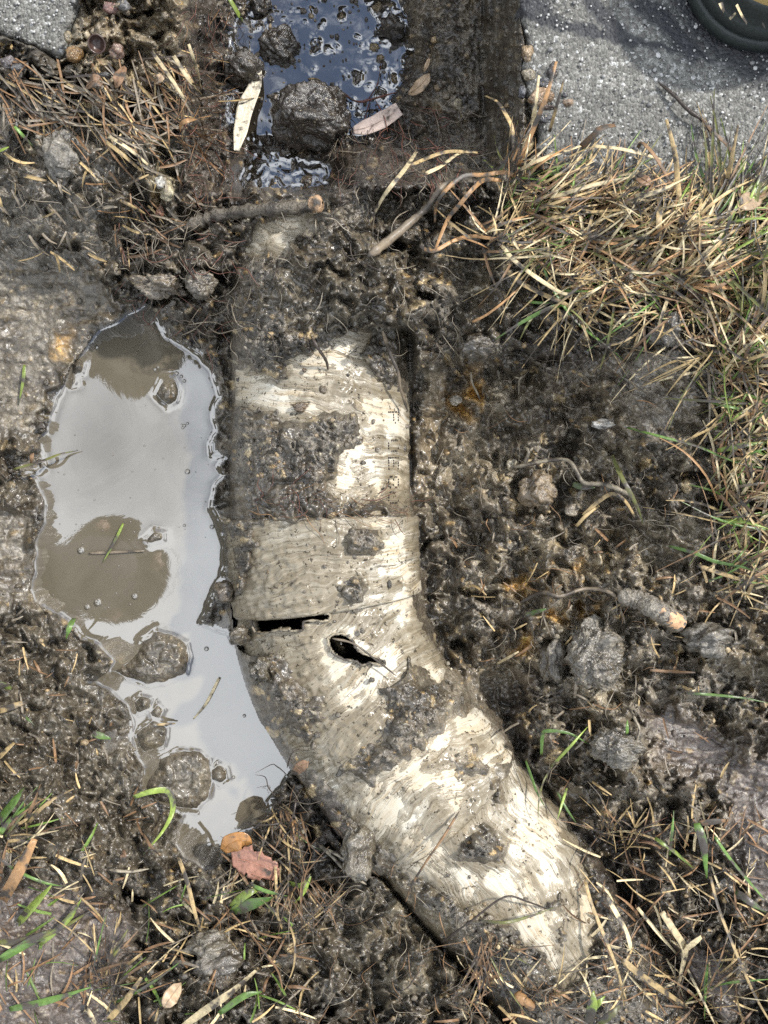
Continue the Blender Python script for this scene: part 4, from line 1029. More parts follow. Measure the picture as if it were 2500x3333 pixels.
 (8, 'olive', 9, 10, 'thin green stem lying across the lower pipe', [(410, 680), (520, 690), (640, 660), (735, 625)], (3, 3)),
 (7, 'lime', 22, 14, 'looped green blade at the lower end of the puddle', [(575, 150), (650, 125), (720, 120), (745, 160), (742, 220), (700, 300), (620, 395)], (3, 3)),
 (7, 'green', 34, 12, 'broad green blade at the left edge', [(-20, 270), (55, 175), (105, 105)], (3, 14)),
 (7, 'green', 16, 10, 'narrow green blade under the broad left blade', [(0, 312), (50, 240), (155, 178)], (2, 6)),
 (7, 'orange', 42, 14, 'broad blade faded from green to orange at left', [(8, 600), (80, 470), (150, 330)], (3, 16)),
 (7, 'lime', 34, 12, 'broad lime blade right of the orange faded blade', [(75, 695), (150, 610), (222, 530)], (3, 12)),
 (7, 'green', 10, 10, 'thin dark blade crossing the faded orange blade', [(-10, 410), (100, 480), (200, 520), (285, 535)], (10, 4)),
 (7, 'lime', 22, 6, 'muddy yellow green blade lying on the left mud', [(170, 788), (290, 680), (352, 590)], (2, 3)),
 (7, 'olive', 22, 5, 'mud coated olive blade lying flat at the left', [(-10, 775), (80, 772), (250, 720), (392, 640)], (2, 2)),
 (7, 'green', 34, 5, 'wide green blade smeared with mud at the left edge', [(-10, 855), (150, 762), (235, 728)], (2, 2)),
 (7, 'green', 24, 5, 'green blade lying near the bottom left corner', [(40, 1065), (200, 1030), (392, 970)], (2, 2)),
 (7, 'olive', 20, 5, 'olive blade standing between mud lumps', [(440, 885), (500, 810), (552, 720)], (2, 4)),
 (7, 'straw', 15, 8, 'straight straw slanting below the puddle', [(770, 405), (810, 520), (840, 640), (870, 740)], (5, 3)),
 (7, 'brown', 12, 5, 'short brown stalk across the looped green blade', [(618, 308), (652, 362), (692, 402)], (5, 4)),
 (7, 'pale', 28, 8, 'broad straw slanting across the bottom edge', [(790, 1140), (900, 1060), (1000, 990), (1105, 898)], (3, 4)),
 (7, 'green', 22, 6, 'green blade tucked beside the broad bottom straw', [(945, 1085), (1050, 1010), (1132, 990)], (3, 3)),
 (7, 'pale', 15, 6, 'short pale straw at the bottom left', [(368, 1050), (420, 1135)], (3, 3)),
 (7, 'straw', 24, 7, 'broad straw slanting over the lower left mud', [(465, 1115), (540, 1030), (612, 928)], (3, 5)),
 (7, 'lime', 30, 12, 'yellow green leaf below the red leaf', [(998, 625), (1060, 570), (1132, 542)], (3, 6)),
 (7, 'green', 44, 10, 'widest pale green leaf below the red leaf', [(1005, 645), (1080, 612), (1195, 580)], (3, 5)),
 (7, 'green', 13, 8, 'narrow green blade lying over the widest leaf', [(1075, 520), (1150, 555), (1255, 580)], (8, 4)),
 (7, 'lime', 18, 10, 'curled green blade right of the red leaf', [(1240, 515), (1300, 530), (1342, 480)], (3, 8)),
 (7, 'lime', 14, 8, 'green blade hanging from the curled green blade', [(1340, 490), (1312, 560), (1270, 612)], (8, 3)),
 (7, 'straw', 10, 8, 'upright thin straw below the red leaf', [(1188, 420), (1195, 560), (1202, 690)], (3, 3)),
 (7, 'brown', 8, 8, 'long thin brown stalk slanting below the leaves', [(1000, 650), (1080, 740), (1150, 830), (1200, 900), (1220, 975)], (4, 3)),
 (7, 'orange', 18, 5, 'upper reed scrap on the clod beside the pipe', [(1268, 245), (1282, 335)], (4, 3)),
 (3, 'lime', 12, 3, 'yellow green blade flat on the mud above the puddle', [(105, 515), (100, 580), (80, 690)], (1, 1)),
 (3, 'olive', 11, 6, 'green stalk poking over the puddle shore', [(60, 965), (180, 930), (260, 900), (338, 884)], (2, 3)),
 (3, 'brown', 14, 3, 'small brown straw scrap beside the puddle stalk', [(140, 895), (132, 945)], (1, 1)),
 (3, 'lime', 22, 1, 'tiny bright green leaf scrap on the left mud', [(165, 768), (195, 785)], (1, 1)),
 (5, 'lime', 11, 2, 'green blade floating on the brown reflection', [(532, 72), (490, 160), (445, 238)], (1, 1)),
 (5, 'muddy', 10, 0, 'thin twig floating across the puddle', [(385, 200), (500, 195), (625, 190)], (.6, .6)),
 (5, 'pale', 11, 1, 'pale straw floating in the lower puddle', [(945, 742), (890, 850), (835, 917)], (.6, .6)),
 (5, 'straw', 10, 0, 'short straw floating near the mud islands', [(680, 942), (757, 935)], (.6, .6)),
 (5, 'green', 20, 8, 'dark green tuft leaf on the puddle shore', [(320, 480), (300, 520), (285, 572)], (6, 2)),
 (5, 'lime', 26, 3, 'yellow leaf stub at the left edge', [(-5, 765), (55, 788)], (2, 2)),
 (5, 'straw', 24, 4, 'tan straw stub at the left edge', [(-8, 882), (112, 842)], (2, 2)),
 (5, 'straw', 20, 4, 'lower tan straw stub at the left edge', [(-8, 1085), (62, 1018)], (2, 2)),
 (5, 'green', 9, 3, 'thin dark green blade near the left stubs', [(90, 890), (150, 945)], (2, 2)),
 (5, 'green', 24, 1, 'small green leaf stuck in the glossy mud', [(400, 978), (480, 1002)], (1, 1)),
 (1, 'pale', 14, 8, 'long straw on the left bank pointing at the trench', [(655, 220), (740, 340), (800, 432)], (4, 3)),
 (1, 'pale', 14, 8, 'straw beside the trench rim, right of the longest', [(750, 240), (800, 320), (852, 392)], (4, 3)),
 (1, 'pale', 13, 6, 'upper of two parallel straws on the left bank', [(470, 588), (560, 645), (640, 712)], (4, 3)),
 (1, 'straw', 13, 6, 'lower of two parallel straws on the left bank', [(458, 612), (545, 680), (618, 745)], (3, 3)),
 (1, 'straw', 9, 4, 'short straw below the two parallel straws', [(538, 800), (642, 754)], (3, 3)),
 (1, 'straw', 16, 3, 'flat straw stub on the grey left bank', [(88, 752), (202, 782)], (2, 2)),
 (1, 'pale', 10, 8, 'thin straw hanging down the dark trench side', [(815, 190), (850, 300), (868, 385)], (8, 4)),
 (1, 'orange', 15, 10, 'hooked tan root tip over the dark slot', [(775, 560), (790, 528), (850, 512), (918, 498)], (4, 6)),
 (1, 'green', 11, 3, 'green blade on the grey left bank', [(62, 545), (142, 632)], (2, 2)),
 (1, 'lime', 13, 3, 'lime blade stub at the upper left edge', [(-8, 655), (38, 634)], (2, 2)),
 (1, 'lime', 18, 8, 'green leaf hanging over the trench water', [(985, -15), (1030, 60), (1052, 105)], (12, 4)),
 (1, 'straw', 7, 6, 'thin straw lying over the long pale leaf', [(940, 438), (1030, 433), (1125, 420)], (4, 4)),
 (1, 'lime', 10, 2, 'tiny green blade on the big wet clod', [(1225, 538), (1290, 553)], (14, 14)),
]
for c, kind, wd, arch, label, pts, ends in BL:
    g_ = kind in ('green', 'lime', 'olive')
    pp = C(c, pts)
    # tips that stand clear of the ground are seen through a nearer height: path3 keeps the photo position
    blade('grass_strand' if g_ else 'straw', label, 'grass blade' if g_ else 'straw', kind, wd, pp, GR_G if g_ else GR_S, lift=.8, arch=arch * .6, ends=ends, taper=(.7, .15) if g_ else (.85, .5))

# ---- roots and twigs
ST = [
 (0, 'muddy_root', 'caked', 20, 13, 2, 'thick mud caked root lying across the cut pipe end', [(600, 740), (680, 710), (780, 690), (900, 680), (1000, 672), (1050, 662)], []),
 (2, 'muddy_stalk', 'muddy', 13, 8, 3, 'thick muddy stem slanting up from the mud lump', [(-70, 1110), (0, 1055), (120, 955), (190, 890), (235, 825), (290, 775)], []),
 (4, 'grey_root', 'root', 6, 8, 5, 'grey branching root on the right side of the dig', [(540, 962), (620, 945), (700, 930), (800, 930), (860, 1020), (950, 1030), (1020, 1055), (1075, 1085)], [[(605, 948), (625, 890), (602, 868)], [(622, 892), (648, 870)]]),
 (6, 'dark_root', 'muddy', 7, 5, 4, 'dark root running into the thick broken root', [(590, 412), (680, 370), (760, 385), (860, 355), (950, 360), (1010, 390)], []),
 (8, 'long_twig', 'brown', 4, 2.5, 12, 'thin twig slanting across the middle of the lower pipe', [(325, 210), (250, 330), (180, 430), (120, 530), (95, 600)], []),
 (8, 'thin_twig', 'dark', 3.5, 2.5, 10, 'thin dark twig bowed over the lower pipe', [(250, 775), (380, 680), (520, 580), (620, 600), (705, 632)], []),
 (0, 'hole_twig', 'muddy', 3.4, 2.6, 5, 'twig lying across the torn hole in the elbow', [(1082, 2078), (1150, 2095), (1220, 2145), (1290, 2200)], []),
 (2, 'black_twig', 'dark', 4, 7, 3, 'black twig lying on the grey concrete', [(1185, 355), (1250, 410), (1320, 480), (1390, 530), (1425, 600)], []),
 (0, 'dark_root_strand', 'dark', 5, 4, 3, 'dark root strand on the white pipe under the mud lump', [(1015, 1100), (1040, 1140), (1062, 1175), (1068, 1205)], []),
 (0, 'hanging_root', 'muddy', 7, 4, 4, 'root hanging beside the pipe edge by the ink code', [(1245, 1075), (1270, 1150), (1295, 1210), (1305, 1270), (1328, 1340)], []),
 (7, 'white_root', 'root', 6, 4, 7, 'upper of two pale roots below the elbow', [(1400, 368), (1480, 410), (1560, 478)], []),
 (7, 'white_root', 'root', 6, 4, 7, 'lower of two pale roots below the elbow', [(1370, 345), (1435, 405), (1500, 472), (1582, 525)], []),
 (7, 'pale_root', 'root', 6, 4, 4, 'pale root lying level below the looped green blade', [(470, 462), (560, 470), (642, 458)], []),
 (6, 'pale_root', 'root', 5, 3, 5, 'crooked pale root hanging from the dark right hollow', [(1030, 850), (1065, 880), (1085, 920), (1102, 960), (1088, 1022)], [[(1068, 885), (1100, 868)]]),
 (8, 'brown_stick', 'orange', 16, 13, 2, 'short brown stick at the bottom edge', [(565, 998), (610, 1030), (655, 1062)], []),
 (5, 'curved_hair_root', 'dark', 2.5, 2, 8, 'thin black root curling over the puddle by the elbow', [(1240, 1128), (1250, 1090), (1265, 1060), (1295, 1045)], []),
 (0, 'red_root', 'red', 5, 3, 6, 'dark red root stems beside the pale leaf in the trench', [(1100, 290), (1160, 330), (1220, 320), (1290, 300)], [[(1200, 322), (1230, 270), (1240, 200)], [(1220, 322), (1250, 380), (1262, 430)], [(1205, 325), (1190, 380), (1180, 410)]]),
 (1, 'pale_root', 'straw', 4, 3, 6, 'pale root looped over the big wet clod', [(1330, 340), (1375, 345), (1405, 390), (1410, 440), (1395, 485)], []),
 (1, 'pale_root', 'root', 4, 3, 6, 'grey root on the lower side of the big wet clod', [(1395, 590), (1440, 580), (1500, 545)], []),
 (1, 'forked_root', 'straw', 5, 4, 3, 'forked tan root on the lower left bank', [(510, 860), (570, 890), (630, 925)], [[(570, 890), (590, 930), (600, 960)]]),
 (4, 'hanging_root', 'root', 4, 3, 6, 'grey root hanging over the ochre clay', [(375, 545), (380, 590), (400, 630), (415, 665)], []),
 (4, 'hanging_root', 'root', 4, 3, 6, 'small grey root hanging right of the ochre clay', [(610, 560), (585, 580), (582, 645)], [[(588, 575), (560, 565)]]),
]
for c, nm, kind, r0, r1, arch, label, pts, br in ST:
    stem(nm, label, 'root' if 'root' in nm else 'twig' if 'twig' in nm else 'stick' if 'stick' in nm else 'stem', kind, r0, r1, C(c, pts), None, lift=-1.5 if r0 > 17 else r1 * .16, arch=arch, branches=[C(c, b) for b in br], sides=10 if r0 > 9 else 6, knob=.3 if r0 > 17 else .12)
# ---- lumps of wet earth, each a thing of its own
_ico = {}
def ico(sub):
    if sub not in _ico:
        bm = bmesh.new(); bmesh.ops.create_icosphere(bm, subdivisions=sub, radius=1.0)
        v = np.array([x.co[:] for x in bm.verts]); f = np.array([[y.index for y in x.verts] for x in bm.faces]); bm.free()
        _ico[sub] = (v, f)
    return _ico[sub]
def n3(v, s, seed):
    return (perlin(v[:, 0] * s + v[:, 2] * s * .7, v[:, 1] * s - v[:, 2] * s * .6, seed) + perlin(v[:, 1] * s + 4, v[:, 2] * s + v[:, 0] * .5 * s, seed + 1)) * .7
def rock_mesh(name, rx, ry, rz, sub=4, seed=1, rough_=.35, crumbs=.12):
    v, f = ico(sub)
    d = 1 + rough_ * n3(v, 1.3, seed) + rough_ * .5 * n3(v, 2.9, seed + 3) + crumbs * np.abs(n3(v, 7, seed + 5)) + crumbs * .6 * n3(v, 15, seed + 7)
    p = v * d[:, None] * np.array([rx, ry, rz])
    return np_mesh(name, p, None, f), v
def clod(name, label, u, v, du, dv, hz, seed, colr, rough_v=.4, dz=0.0, sub=5, cat='clod', grp=None, rr=.3, cr=.1, fine_=.55, sink=-.22):
    z = float(sampG(TOPS, [u], [v])[0]) + dz
    kk = (HC - z - hz * .4) * KX
    rr, cr = rr * 1.3, cr * 1.2
    me, vv = rock_mesh(name, du * kk * .9, dv * kk * .9, hz * .8, sub, seed, rr, cr)
    n = len(me.vertices)
    c = np.array(colr)[None] * .80 * (1 + .5 * n3(vv, 3, seed + 9)[:, None] + .35 * n3(vv, 9, seed + 11)[:, None])
    attr_col(me, 'col', np.clip(c, .01, .6)); attr_f(me, 'rough', np.full(n, rough_v)); attr_f(me, 'fine', np.full(n, fine_))
    o = obj(name, me, SOIL); o.location = P(u, v, z + hz * sink); o.rotation_euler = (0, 0, 0)
    return tag(o, label, cat, grp)
DK, GRY, TAN = (.050, .042, .034), (.135, .118, .092), (.24, .20, .14)
clod('earth_clod', 'big dark wet clod standing in the trench water', 1010, 385, 118, 108, .024, 3, DK, .34, .010, 6, cr=.07, sink=.2)
clod('earth_clod', 'round dark clod near the head of the trench water', 908, 150, 66, 58, .013, 8, DK, .34, .004, 5)
clod('earth_clod', 'low dark clod left of the pale leaf in the trench', 785, 225, 62, 52, .012, 12, DK, .38, .004, 5)
clod('earth_clod', 'dark clod at the top edge of the trench water', 845, 15, 34, 30, .009, 15, DK, .3, .003, 4)
clod('earth_clod', 'dark clod at the far right of the trench water', 1275, 85, 42, 36, .010, 18, DK, .36, .003, 4)
clod('earth_clod', 'pale grey clod under the curved green blade', 1935, 2130, 92, 108, .016, 21, (.165, .148, .118), .42, .004, 6)
clod('earth_clod', 'grey clod leaning on the left side of the pale clod', 1800, 2160, 44, 80, .013, 25, GRY, .5, .003, 5)
clod('earth_clod', 'grey clod behind the tip of the thick broken root', 2310, 2080, 84, 52, .014, 27, (.135, .122, .10), .5, .002, 5)
clod('earth_clod', 'crumbling grey clod below the pale clod', 2010, 2430, 90, 70, .014, 31, (.15, .135, .108), .45, .003, 6)
clod('earth_clod', 'muddy grey clod touching the left of the lower pipe', 1165, 2770, 62, 92, .016, 35, (.15, .132, .10), .36, .003, 5)
clod('earth_clod', 'tan stony clod in the right side of the dig', 1755, 1595, 60, 62, .012, 38, (.22, .17, .11), .55, .002, 5)
clod('earth_clod', 'dark clod above the ochre clay face', 1560, 1130, 60, 40, .012, 41, (.10, .088, .07), .5, .002, 5)
clod('earth_clod', 'grey clod on the bank above the puddle', 655, 925, 50, 44, .012, 44, (.17, .15, .12), .5, .003, 5)
clod('earth_clod', 'shaggy clod beside the head of the puddle', 520, 930, 70, 38, .010, 47, (.20, .168, .125), .5, .003, 5, rr=.5, cr=.2)
clod('earth_clod', 'muddy clod on the lower left mud under the straw', 690, 3080, 80, 50, .012, 51, (.17, .152, .12), .42, .002, 5)
clod('earth_clod', 'dark grey clod right of the lower left mud clod', 715, 3140, 78, 62, .012, 54, (.12, .105, .085), .45, .0, 5)
clod('earth_clod', 'grey clod at the foot of the left bank', 200, 500, 60, 90, .012, 57, (.15, .136, .112), .5, .0, 5)
clod('earth_clod', 'clod under the arching mottled stem on the right', 2170, 1070, 48, 60, .012, 60, (.14, .13, .115), .5, .0, 5)
clod('earth_clod', 'clod of mud stuck against the elbow in the puddle', 780, 2070, 34, 34, .010, 63, GRY, .3, .002, 4)
clod('earth_clod', 'little clod with points hanging on the elbow rim', 850, 2185, 30, 34, .010, 66, (.11, .096, .07), .3, .004, 4, rr=.6, cr=.3)
clod('earth_clod', 'wet clod in the frothy shore left of the coupling', 730, 1930, 34, 40, .007, 68, (.12, .10, .075), .22, .0, 4)
# small stones and pellets on the pipe and around
def stone(label, u, v, du, dv, hz, c, seed, name='pebble', grp=None, parent=None, rv=.4, dz=0.0):
    hz *= .7; c = tuple(.75 * x + .25 * y for x, y in zip(c, (.13, .115, .09)))
    o = clod(name, None, u, v, du, dv, hz, seed, c, rv, dz, 3, None, None, .3, .06, .8, -.22)
    if parent is None: tag(o, label, 'pebble', grp)
    return o
stone('larger brown pellet of mud on the white pipe', 977, 1325, 24, 17, .004, (.16, .105, .055), 71)
stone('upper brown pellet of mud on the white pipe', 1053, 1270, 15, 17, .003, (.12, .09, .055), 73)
stone('small pellet left of the upper brown pellet', 991, 1205, 7, 8, .0016, (.12, .08, .045), 75)
stone('small orange pebble in the mud above the coupling', 1043, 1540, 8, 9, .002, (.42, .26, .13), 77)
stone('small tan pebble on the edge of the dark mud patch', 1080, 1370, 10, 9, .002, (.36, .28, .17), 79)
stone('tan pebble near the top of the dark mud patch', 1030, 1418, 9, 8, .002, (.33, .24, .14), 81)
stone('tan stone in a round dark hollow in the trench', 1218, 155, 17, 15, .004, (.26, .20, .10), 83)
stone('white flint piece on the right side of the dig', 1962, 1380, 40, 17, .004, (.46, .47, .47), 85, rv=.4)
stone('white stone chip beside the ochre clay face', 1483, 1302, 22, 17, .004, (.50, .47, .40), 87)
stone('pale stone below the pale root, near the tan clod', 1665, 1512, 17, 20, .004, (.46, .41, .30), 89)
stone('pale flat stone right of the tan clod', 1862, 1660, 26, 22, .004, (.36, .31, .24), 91)
stone('pale yellow stone low on the left bank edge', 545, 620, 24, 34, .005, (.42, .37, .24), 93)
stone('pale stone chip at the foot of the left bank edge', 520, 590, 18, 22, .004, (.50, .49, .45), 95)
stone('buff stone stuck in the far right wall of the trench', 1490, 340, 16, 22, .004, (.30, .26, .17), 96)
stone('reddish stone chip at the bottom of the left bank edge', 520, 690, 14, 18, .004, (.30, .13, .07), 97)
stone('smooth black seed on the left bank straw', 335, 252, 26, 14, .005, (.03, .03, .034), 98)
# stones cast into the broken slab edges (parts of the slabs)
def slab_stone(slab_o, u, v, du, dv, hz, c, seed):
    o = stone(None, u, v, du, dv, hz, c, seed, 'embedded_stone', parent=slab_o)
    o.parent = slab_o
for a_ in [(1716, 172, 20, 27, .006, (.40, .29, .17), 101), (1722, 245, 24, 18, .005, (.33, .28, .19), 103), (1760, 318, 42, 30, .007, (.42, .28, .17), 105), (1768, 270, 22, 18, .005, (.045, .05, .07), 107), (1776, 388, 26, 16, .005, (.06, .065, .085), 109),
           (1700, 300, 12, 22, .005, (.10, .11, .14), 111), (1850, 335, 22, 12, .004, (.30, .20, .13), 113), (1780, 352, 30, 8, .004, (.09, .05, .035), 115), (1798, 232, 22, 26, .005, (.05, .04, .045), 117), (1838, 310, 12, 9, .003, (.06, .065, .08), 119)]:
    slab_stone(slabR, *a_)
for a_ in [(243, 178, 30, 26, .007, (.36, .21, .07), 121), (222, 120, 14, 20, .005, (.30, .24, .14), 123)]:
    slab_stone(slabL, *a_)
for a_ in [('dull red stone in the broken concrete rim at the top', 358, 28, 24, 18, .006, (.22, .10, .085), 125), ('dark grey stone beside the dull red stone at the top', 402, 18, 24, 20, .005, (.09, .09, .10), 127),
           ('pinkish flat stone below the cracked brown shell', 380, 165, 26, 22, .005, (.30, .19, .15), 129), ('purple grey pebble at the left edge on the straw', 30, 205, 26, 20, .005, (.12, .10, .11), 131), ('flat grey pebble right of the purple pebble', 60, 222, 24, 16, .004, (.13, .13, .14), 133)]:
    stone(a_[0], *a_[1:6], a_[6], a_[7])
# exposed white grit of the right slab: nobody could count it
def grit(parent, poly, n, seed):
    r = np.random.default_rng(seed); sdp = sd_poly(poly); v0, f0 = ico(1); V, F, K = [], [], []
    cnt = 0
    while cnt < n:
        u, v = r.uniform(-100, 2600), r.uniform(-100, 680)
        if sampC(sdp, [u], [v])[0] < 8: continue
        s = (2.2 + 3.2 * r.random() ** 2 + (6 * r.random() if r.random() < .12 else 0)) * .46 * KX
        d = v0 * (1 + .25 * n3(v0 + r.random(3) * 9, 1.5, cnt % 50)[:, None]) * np.array([s * r.uniform(.8, 1.4), s, s * .55])
        a = r.random() * 6.28; ca, sa = math.cos(a), math.sin(a)
        d = np.stack([d[:, 0] * ca - d[:, 1] * sa, d[:, 0] * sa + d[:, 1] * ca, d[:, 2]], -1)
        F.append(f0 + cnt * len(v0)); V.append(d + np.array(P(u, v, .0008)))
        g_ = r.choice([.55, .42, .32, .22, .2]); K.append(np.tile(np.array([g_, g_ * .98, g_ * .94]) * r.uniform(.8, 1.1), (len(v0), 1))); cnt += 1
    me = np_mesh('grit', np.concatenate(V), None, np.concatenate(F)); attr_col(me, 'col', np.concatenate(K))
    s = N('white_grit'); m = s.set(col=s.attr('col'), rough=.45)
    tag(obj('grit', me, m, parent), kind='stuff')
grit(slabR, SLAB_R, 800, 3)
grit(slabL, SLAB_L, 160, 4)

# ---- leaves
def leaf(name, label, kind, pts, width, arch=3, lift=1.5, curl=.12, holes=0, ends=(0, 0), cat='leaf', wprof=None, jag=0.0):
    p = path3(pts, 8, lift, ends, arch); m = len(p); x = np.linspace(0, 1, m)
    wp = np.interp(x, *(wprof or ([0, .15, .45, .8, 1], [.15, .7, 1, .75, .08])))
    t = np.gradient(p, axis=0); t /= np.linalg.norm(t, axis=1)[:, None]
    side = np.cross(t, [0, 0, 1.0]); side /= np.linalg.norm(side, axis=1)[:, None]
    nc = 9; V = []
    for j in range(nc):
        s = (j / (nc - 1) - .5) * 2
        jj = 1 + jag * rng.normal(0, 1, m) * (abs(s) > .9)
        off = s * wp * jj * width / 2 * PXM
        V.append(p + side * off[:, None] + np.array([0, 0, 1.0]) * (abs(s) ** 1.5 * curl * width * PXM * .5 * wp + .0002 * np.sin(x * 21 + s * 5))[:, None])
    V = np.stack(V, 1).reshape(-1, 3); i = np.arange(m * nc).reshape(m, nc)
    q = np.stack([i[:-1, :-1], i[:-1, 1:], i[1:, 1:], i[1:, :-1]], -1).reshape(-1, 4)
    o = obj(name, np_mesh(name, V, q), LEAF[kind]); place(o, tuple(p[0]))
    md = o.modifiers.new('thickness', 'SOLIDIFY'); md.thickness = .0004; md.offset = 0
    rv, rq = tube_arrays(p + np.array([0, 0, .0003]), .00045, .0002, 5)
    r_ = obj('midrib', np_mesh('midrib', rv, rq), LEAF[kind]); place(r_, tuple(p[0])); r_.parent = o; r_.matrix_parent_inverse = Matrix.Translation(p[0]).inverted()
    return tag(o, label, cat)
LEAF = {'white': mat_simple('bleached_leaf', (.56, .51, .40), rough=.5, var=.3, scale=500, mud=.22), 'tan': mat_simple('tan_leaf', (.36, .26, .165), rough=.4, var=.35, scale=400, mud=.2), 'pink': mat_simple('washed_leaf', (.42, .335, .29), rough=.3, var=.25, scale=300, mud=.15),
        'red': mat_simple('red_leaf', (.33, .165, .115), rough=.32, var=.35, scale=420, mud=.22), 'amber': mat_simple('amber_leaf', (.34, .165, .055), rough=.2, var=.3, scale=300, mud=.15), 'bark': mat_simple('brown_leaf', (.20, .12, .07), rough=.45, var=.35, scale=400, mud=.3)}
leaf('pale_leaf', 'long bleached leaf with dark spots in the trench water', 'white', [(845, 215), (828, 285), (800, 350), (785, 420), (770, 490)], 58, 3, 3, wprof=([0, .2, .5, .8, 1], [.25, .75, 1, .8, .3]))
leaf('pale_leaf', 'washed pinkish leaf with a tan patch in the trench', 'pink', [(1150, 425), (1200, 412), (1255, 385), (1300, 355)], 58, 2, 4, wprof=([0, .2, .6, 1], [.4, .85, 1, .8]))
leaf('tan_leaf', 'pointed tan leaf on the right floor of the trench', 'tan', [(1330, 305), (1355, 290), (1380, 265), (1398, 240)], 42, 2, 3)
leaf('tan_leaf', 'thin tan leaf point standing above the pointed tan leaf', 'tan', [(1380, 232), (1390, 210), (1398, 188)], 14, 3, 5)
leaf('red_leaf', 'torn red brown leaf below the puddle', 'red', [(755, 2795), (795, 2800), (840, 2815), (875, 2830), (902, 2858)], 92, 4, 3, wprof=([0, .2, .5, .8, 1], [.5, .95, 1, .7, .3]), jag=.12)
leaf('amber_leaf', 'amber leaf dipping into the end of the puddle', 'amber', [(728, 2770), (752, 2745), (790, 2735), (805, 2752)], 62, 4, 2, wprof=([0, .3, .6, 1], [.4, 1, .9, .5]))
leaf('amber_leaf', 'pinkish leaf half hidden in grass at the right edge', 'tan', [(2400, 670), (2440, 655), (2480, 640)], 54, 3, 10)
leaf('brown_leaf', 'brown curled leaf scrap on the straw by the concrete', 'bark', [(2070, 570), (2095, 585), (2120, 600)], 34, 3, 8)
leaf('brown_leaf', 'dark leaf stuck to the elbow over the puddle', 'bark', [(955, 2520), (980, 2495), (1005, 2480)], 34, 3, 2)
leaf('dry_leaf', 'pale folded leaf tip on the left bank straw', 'tan', [(505, 270), (522, 252), (532, 235)], 26, 4, 4)
leaf('dry_leaf', 'dark curled leaf in the left bank straw', 'bark', [(280, 285), (310, 262), (330, 275)], 36, 5, 3)
leaf('dry_leaf', 'grey dead leaf standing in the left bank straw', 'bark', [(375, 285), (390, 245), (405, 215)], 34, 6, 3)
leaf('dry_leaf', 'brown leaf folded on the mud at the lower left', 'tan', [(535, 3280), (560, 3240), (590, 3200)], 50, 6, 3)
leaf('dry_leaf', 'thin brown leaf standing by the looped green blade', 'bark', [(398, 2810), (402, 2785), (400, 2765)], 20, 4, 4)
# thick broken root with its orange fresh break
def broken_root():
    p = path3(C(6, [(1010, 385), (1100, 402), (1200, 458), (1285, 508)]), 10, 4.0, (0, 3), 2)
    v, q = tube_arrays(p, .0052, .0062, 12, .10)
    me = np_mesh('thick_root', v, q); n = len(v)
    c = np.array([.17, .15, .12])[None] * (1 + .4 * rng.normal(0, .5, n)[:, None]); attr_col(me, 'col', np.clip(c, .03, .4)); attr_f(me, 'rough', np.full(n, .5)); attr_f(me, 'fine', np.ones(n))
    o = tag(obj('thick_root', me, SOIL), 'thick broken root with a pale orange bare end', 'root'); place(o, tuple(p[0]))
    p2 = p[-16:] + np.array([0, 0, .0016]); v, q = tube_arrays(p2, .0035, .0058, 10, .05)
    c_ = obj('bare_wood', np_mesh('bare_wood', v, q), mat_simple('bare_wood', (.52, .31, .17), .45, .35, 300, .001, .2)); place(c_, tuple(p[0])); c_.parent = o; c_.matrix_parent_inverse = Matrix.Translation(p[0]).inverted()
    p3 = path3([(1010, 668), (1030, 664), (1050, 660)], 5, 5.5, None, 1)
    v, q = tube_arrays(p3, .0042, .0036, 9, .25); o = tag(obj('wood_chip', np_mesh('wood_chip', v, q), mat_simple('fresh_wood', (.48, .31, .18), .45, .4, 300, .002, .4)), 'fresh orange wood splinter at the end of the mud caked root', 'wood chip'); place(o, tuple(p3[0]))
broken_root()
# cracked seed shell
def shell():
    v, f = ico(4); k_ = np.array([.0046, .0048, .0042]); keep = v[:, 2] < .25
    f2 = f[np.all(keep[f], 1)]; us = np.unique(f2); rm = np.full(len(v), -1); rm[us] = np.arange(len(us))
    me = np_mesh('seed_shell', v[us] * k_, None, rm[f2]); o = obj('seed_shell', me, mat_simple('shell', (.05, .03, .024), .25, .3, 300))
    z = float(sampG(TOPS, [315], [143])[0]); o.location = P(315, 143, z + .005); o.rotation_euler = (.5, .3, 0)
    md = o.modifiers.new('wall', 'SOLIDIFY'); md.thickness = .0007
    tag(o, 'cracked dark brown seed shell on the broken concrete rim', 'seed shell')
shell()

# ---- grass tufts: plants with their blades
def tuft(label, u, v, n, ang, spread, ln, kinds, wd=11, arch=10, seed=0, grp='grass tufts on the right bank', rad=40):
    r = random.Random(seed)
    zb = float(sampG(TOPS, [u], [v])[0])
    e = tag(empty('grass_tuft', P(u, v, zb)), label, 'grass tuft', grp)
    for i in range(n):
        a = R(ang + r.gauss(0, spread)); L = ln * r.uniform(.45, 1.5)
        u0, v0 = u + r.gauss(0, rad), v + r.gauss(0, rad * .8)
        bend = r.gauss(0, .22)
        pts = []
        for t in (0, .33, .66, 1):
            aa = a + bend * t
            pts.append((u0 + math.cos(aa) * L * t, v0 - math.sin(aa) * L * t))
        p = path3(pts, 3, .4, (0, r.uniform(0, 16) if r.random() < .6 else 2), arch * r.uniform(.3, 1.3))
        vv, q = strip_arrays(p, wd * r.uniform(.28, .80) * PXM, .22, (.8, .25), roll=r.uniform(-.7, .7))
        kd = r.choices([k_[0] for k_ in kinds], [k_[1] for k_ in kinds])[0]
        vv = vv - np.array(P(u, v, zb))
        o = obj('blade', np_mesh('blade', vv, q), MATS[kd], e)
DRY = [('straw', 5), ('pale', 3), ('brown', 2.5), ('orange', 1.5), ('olive', .6)]
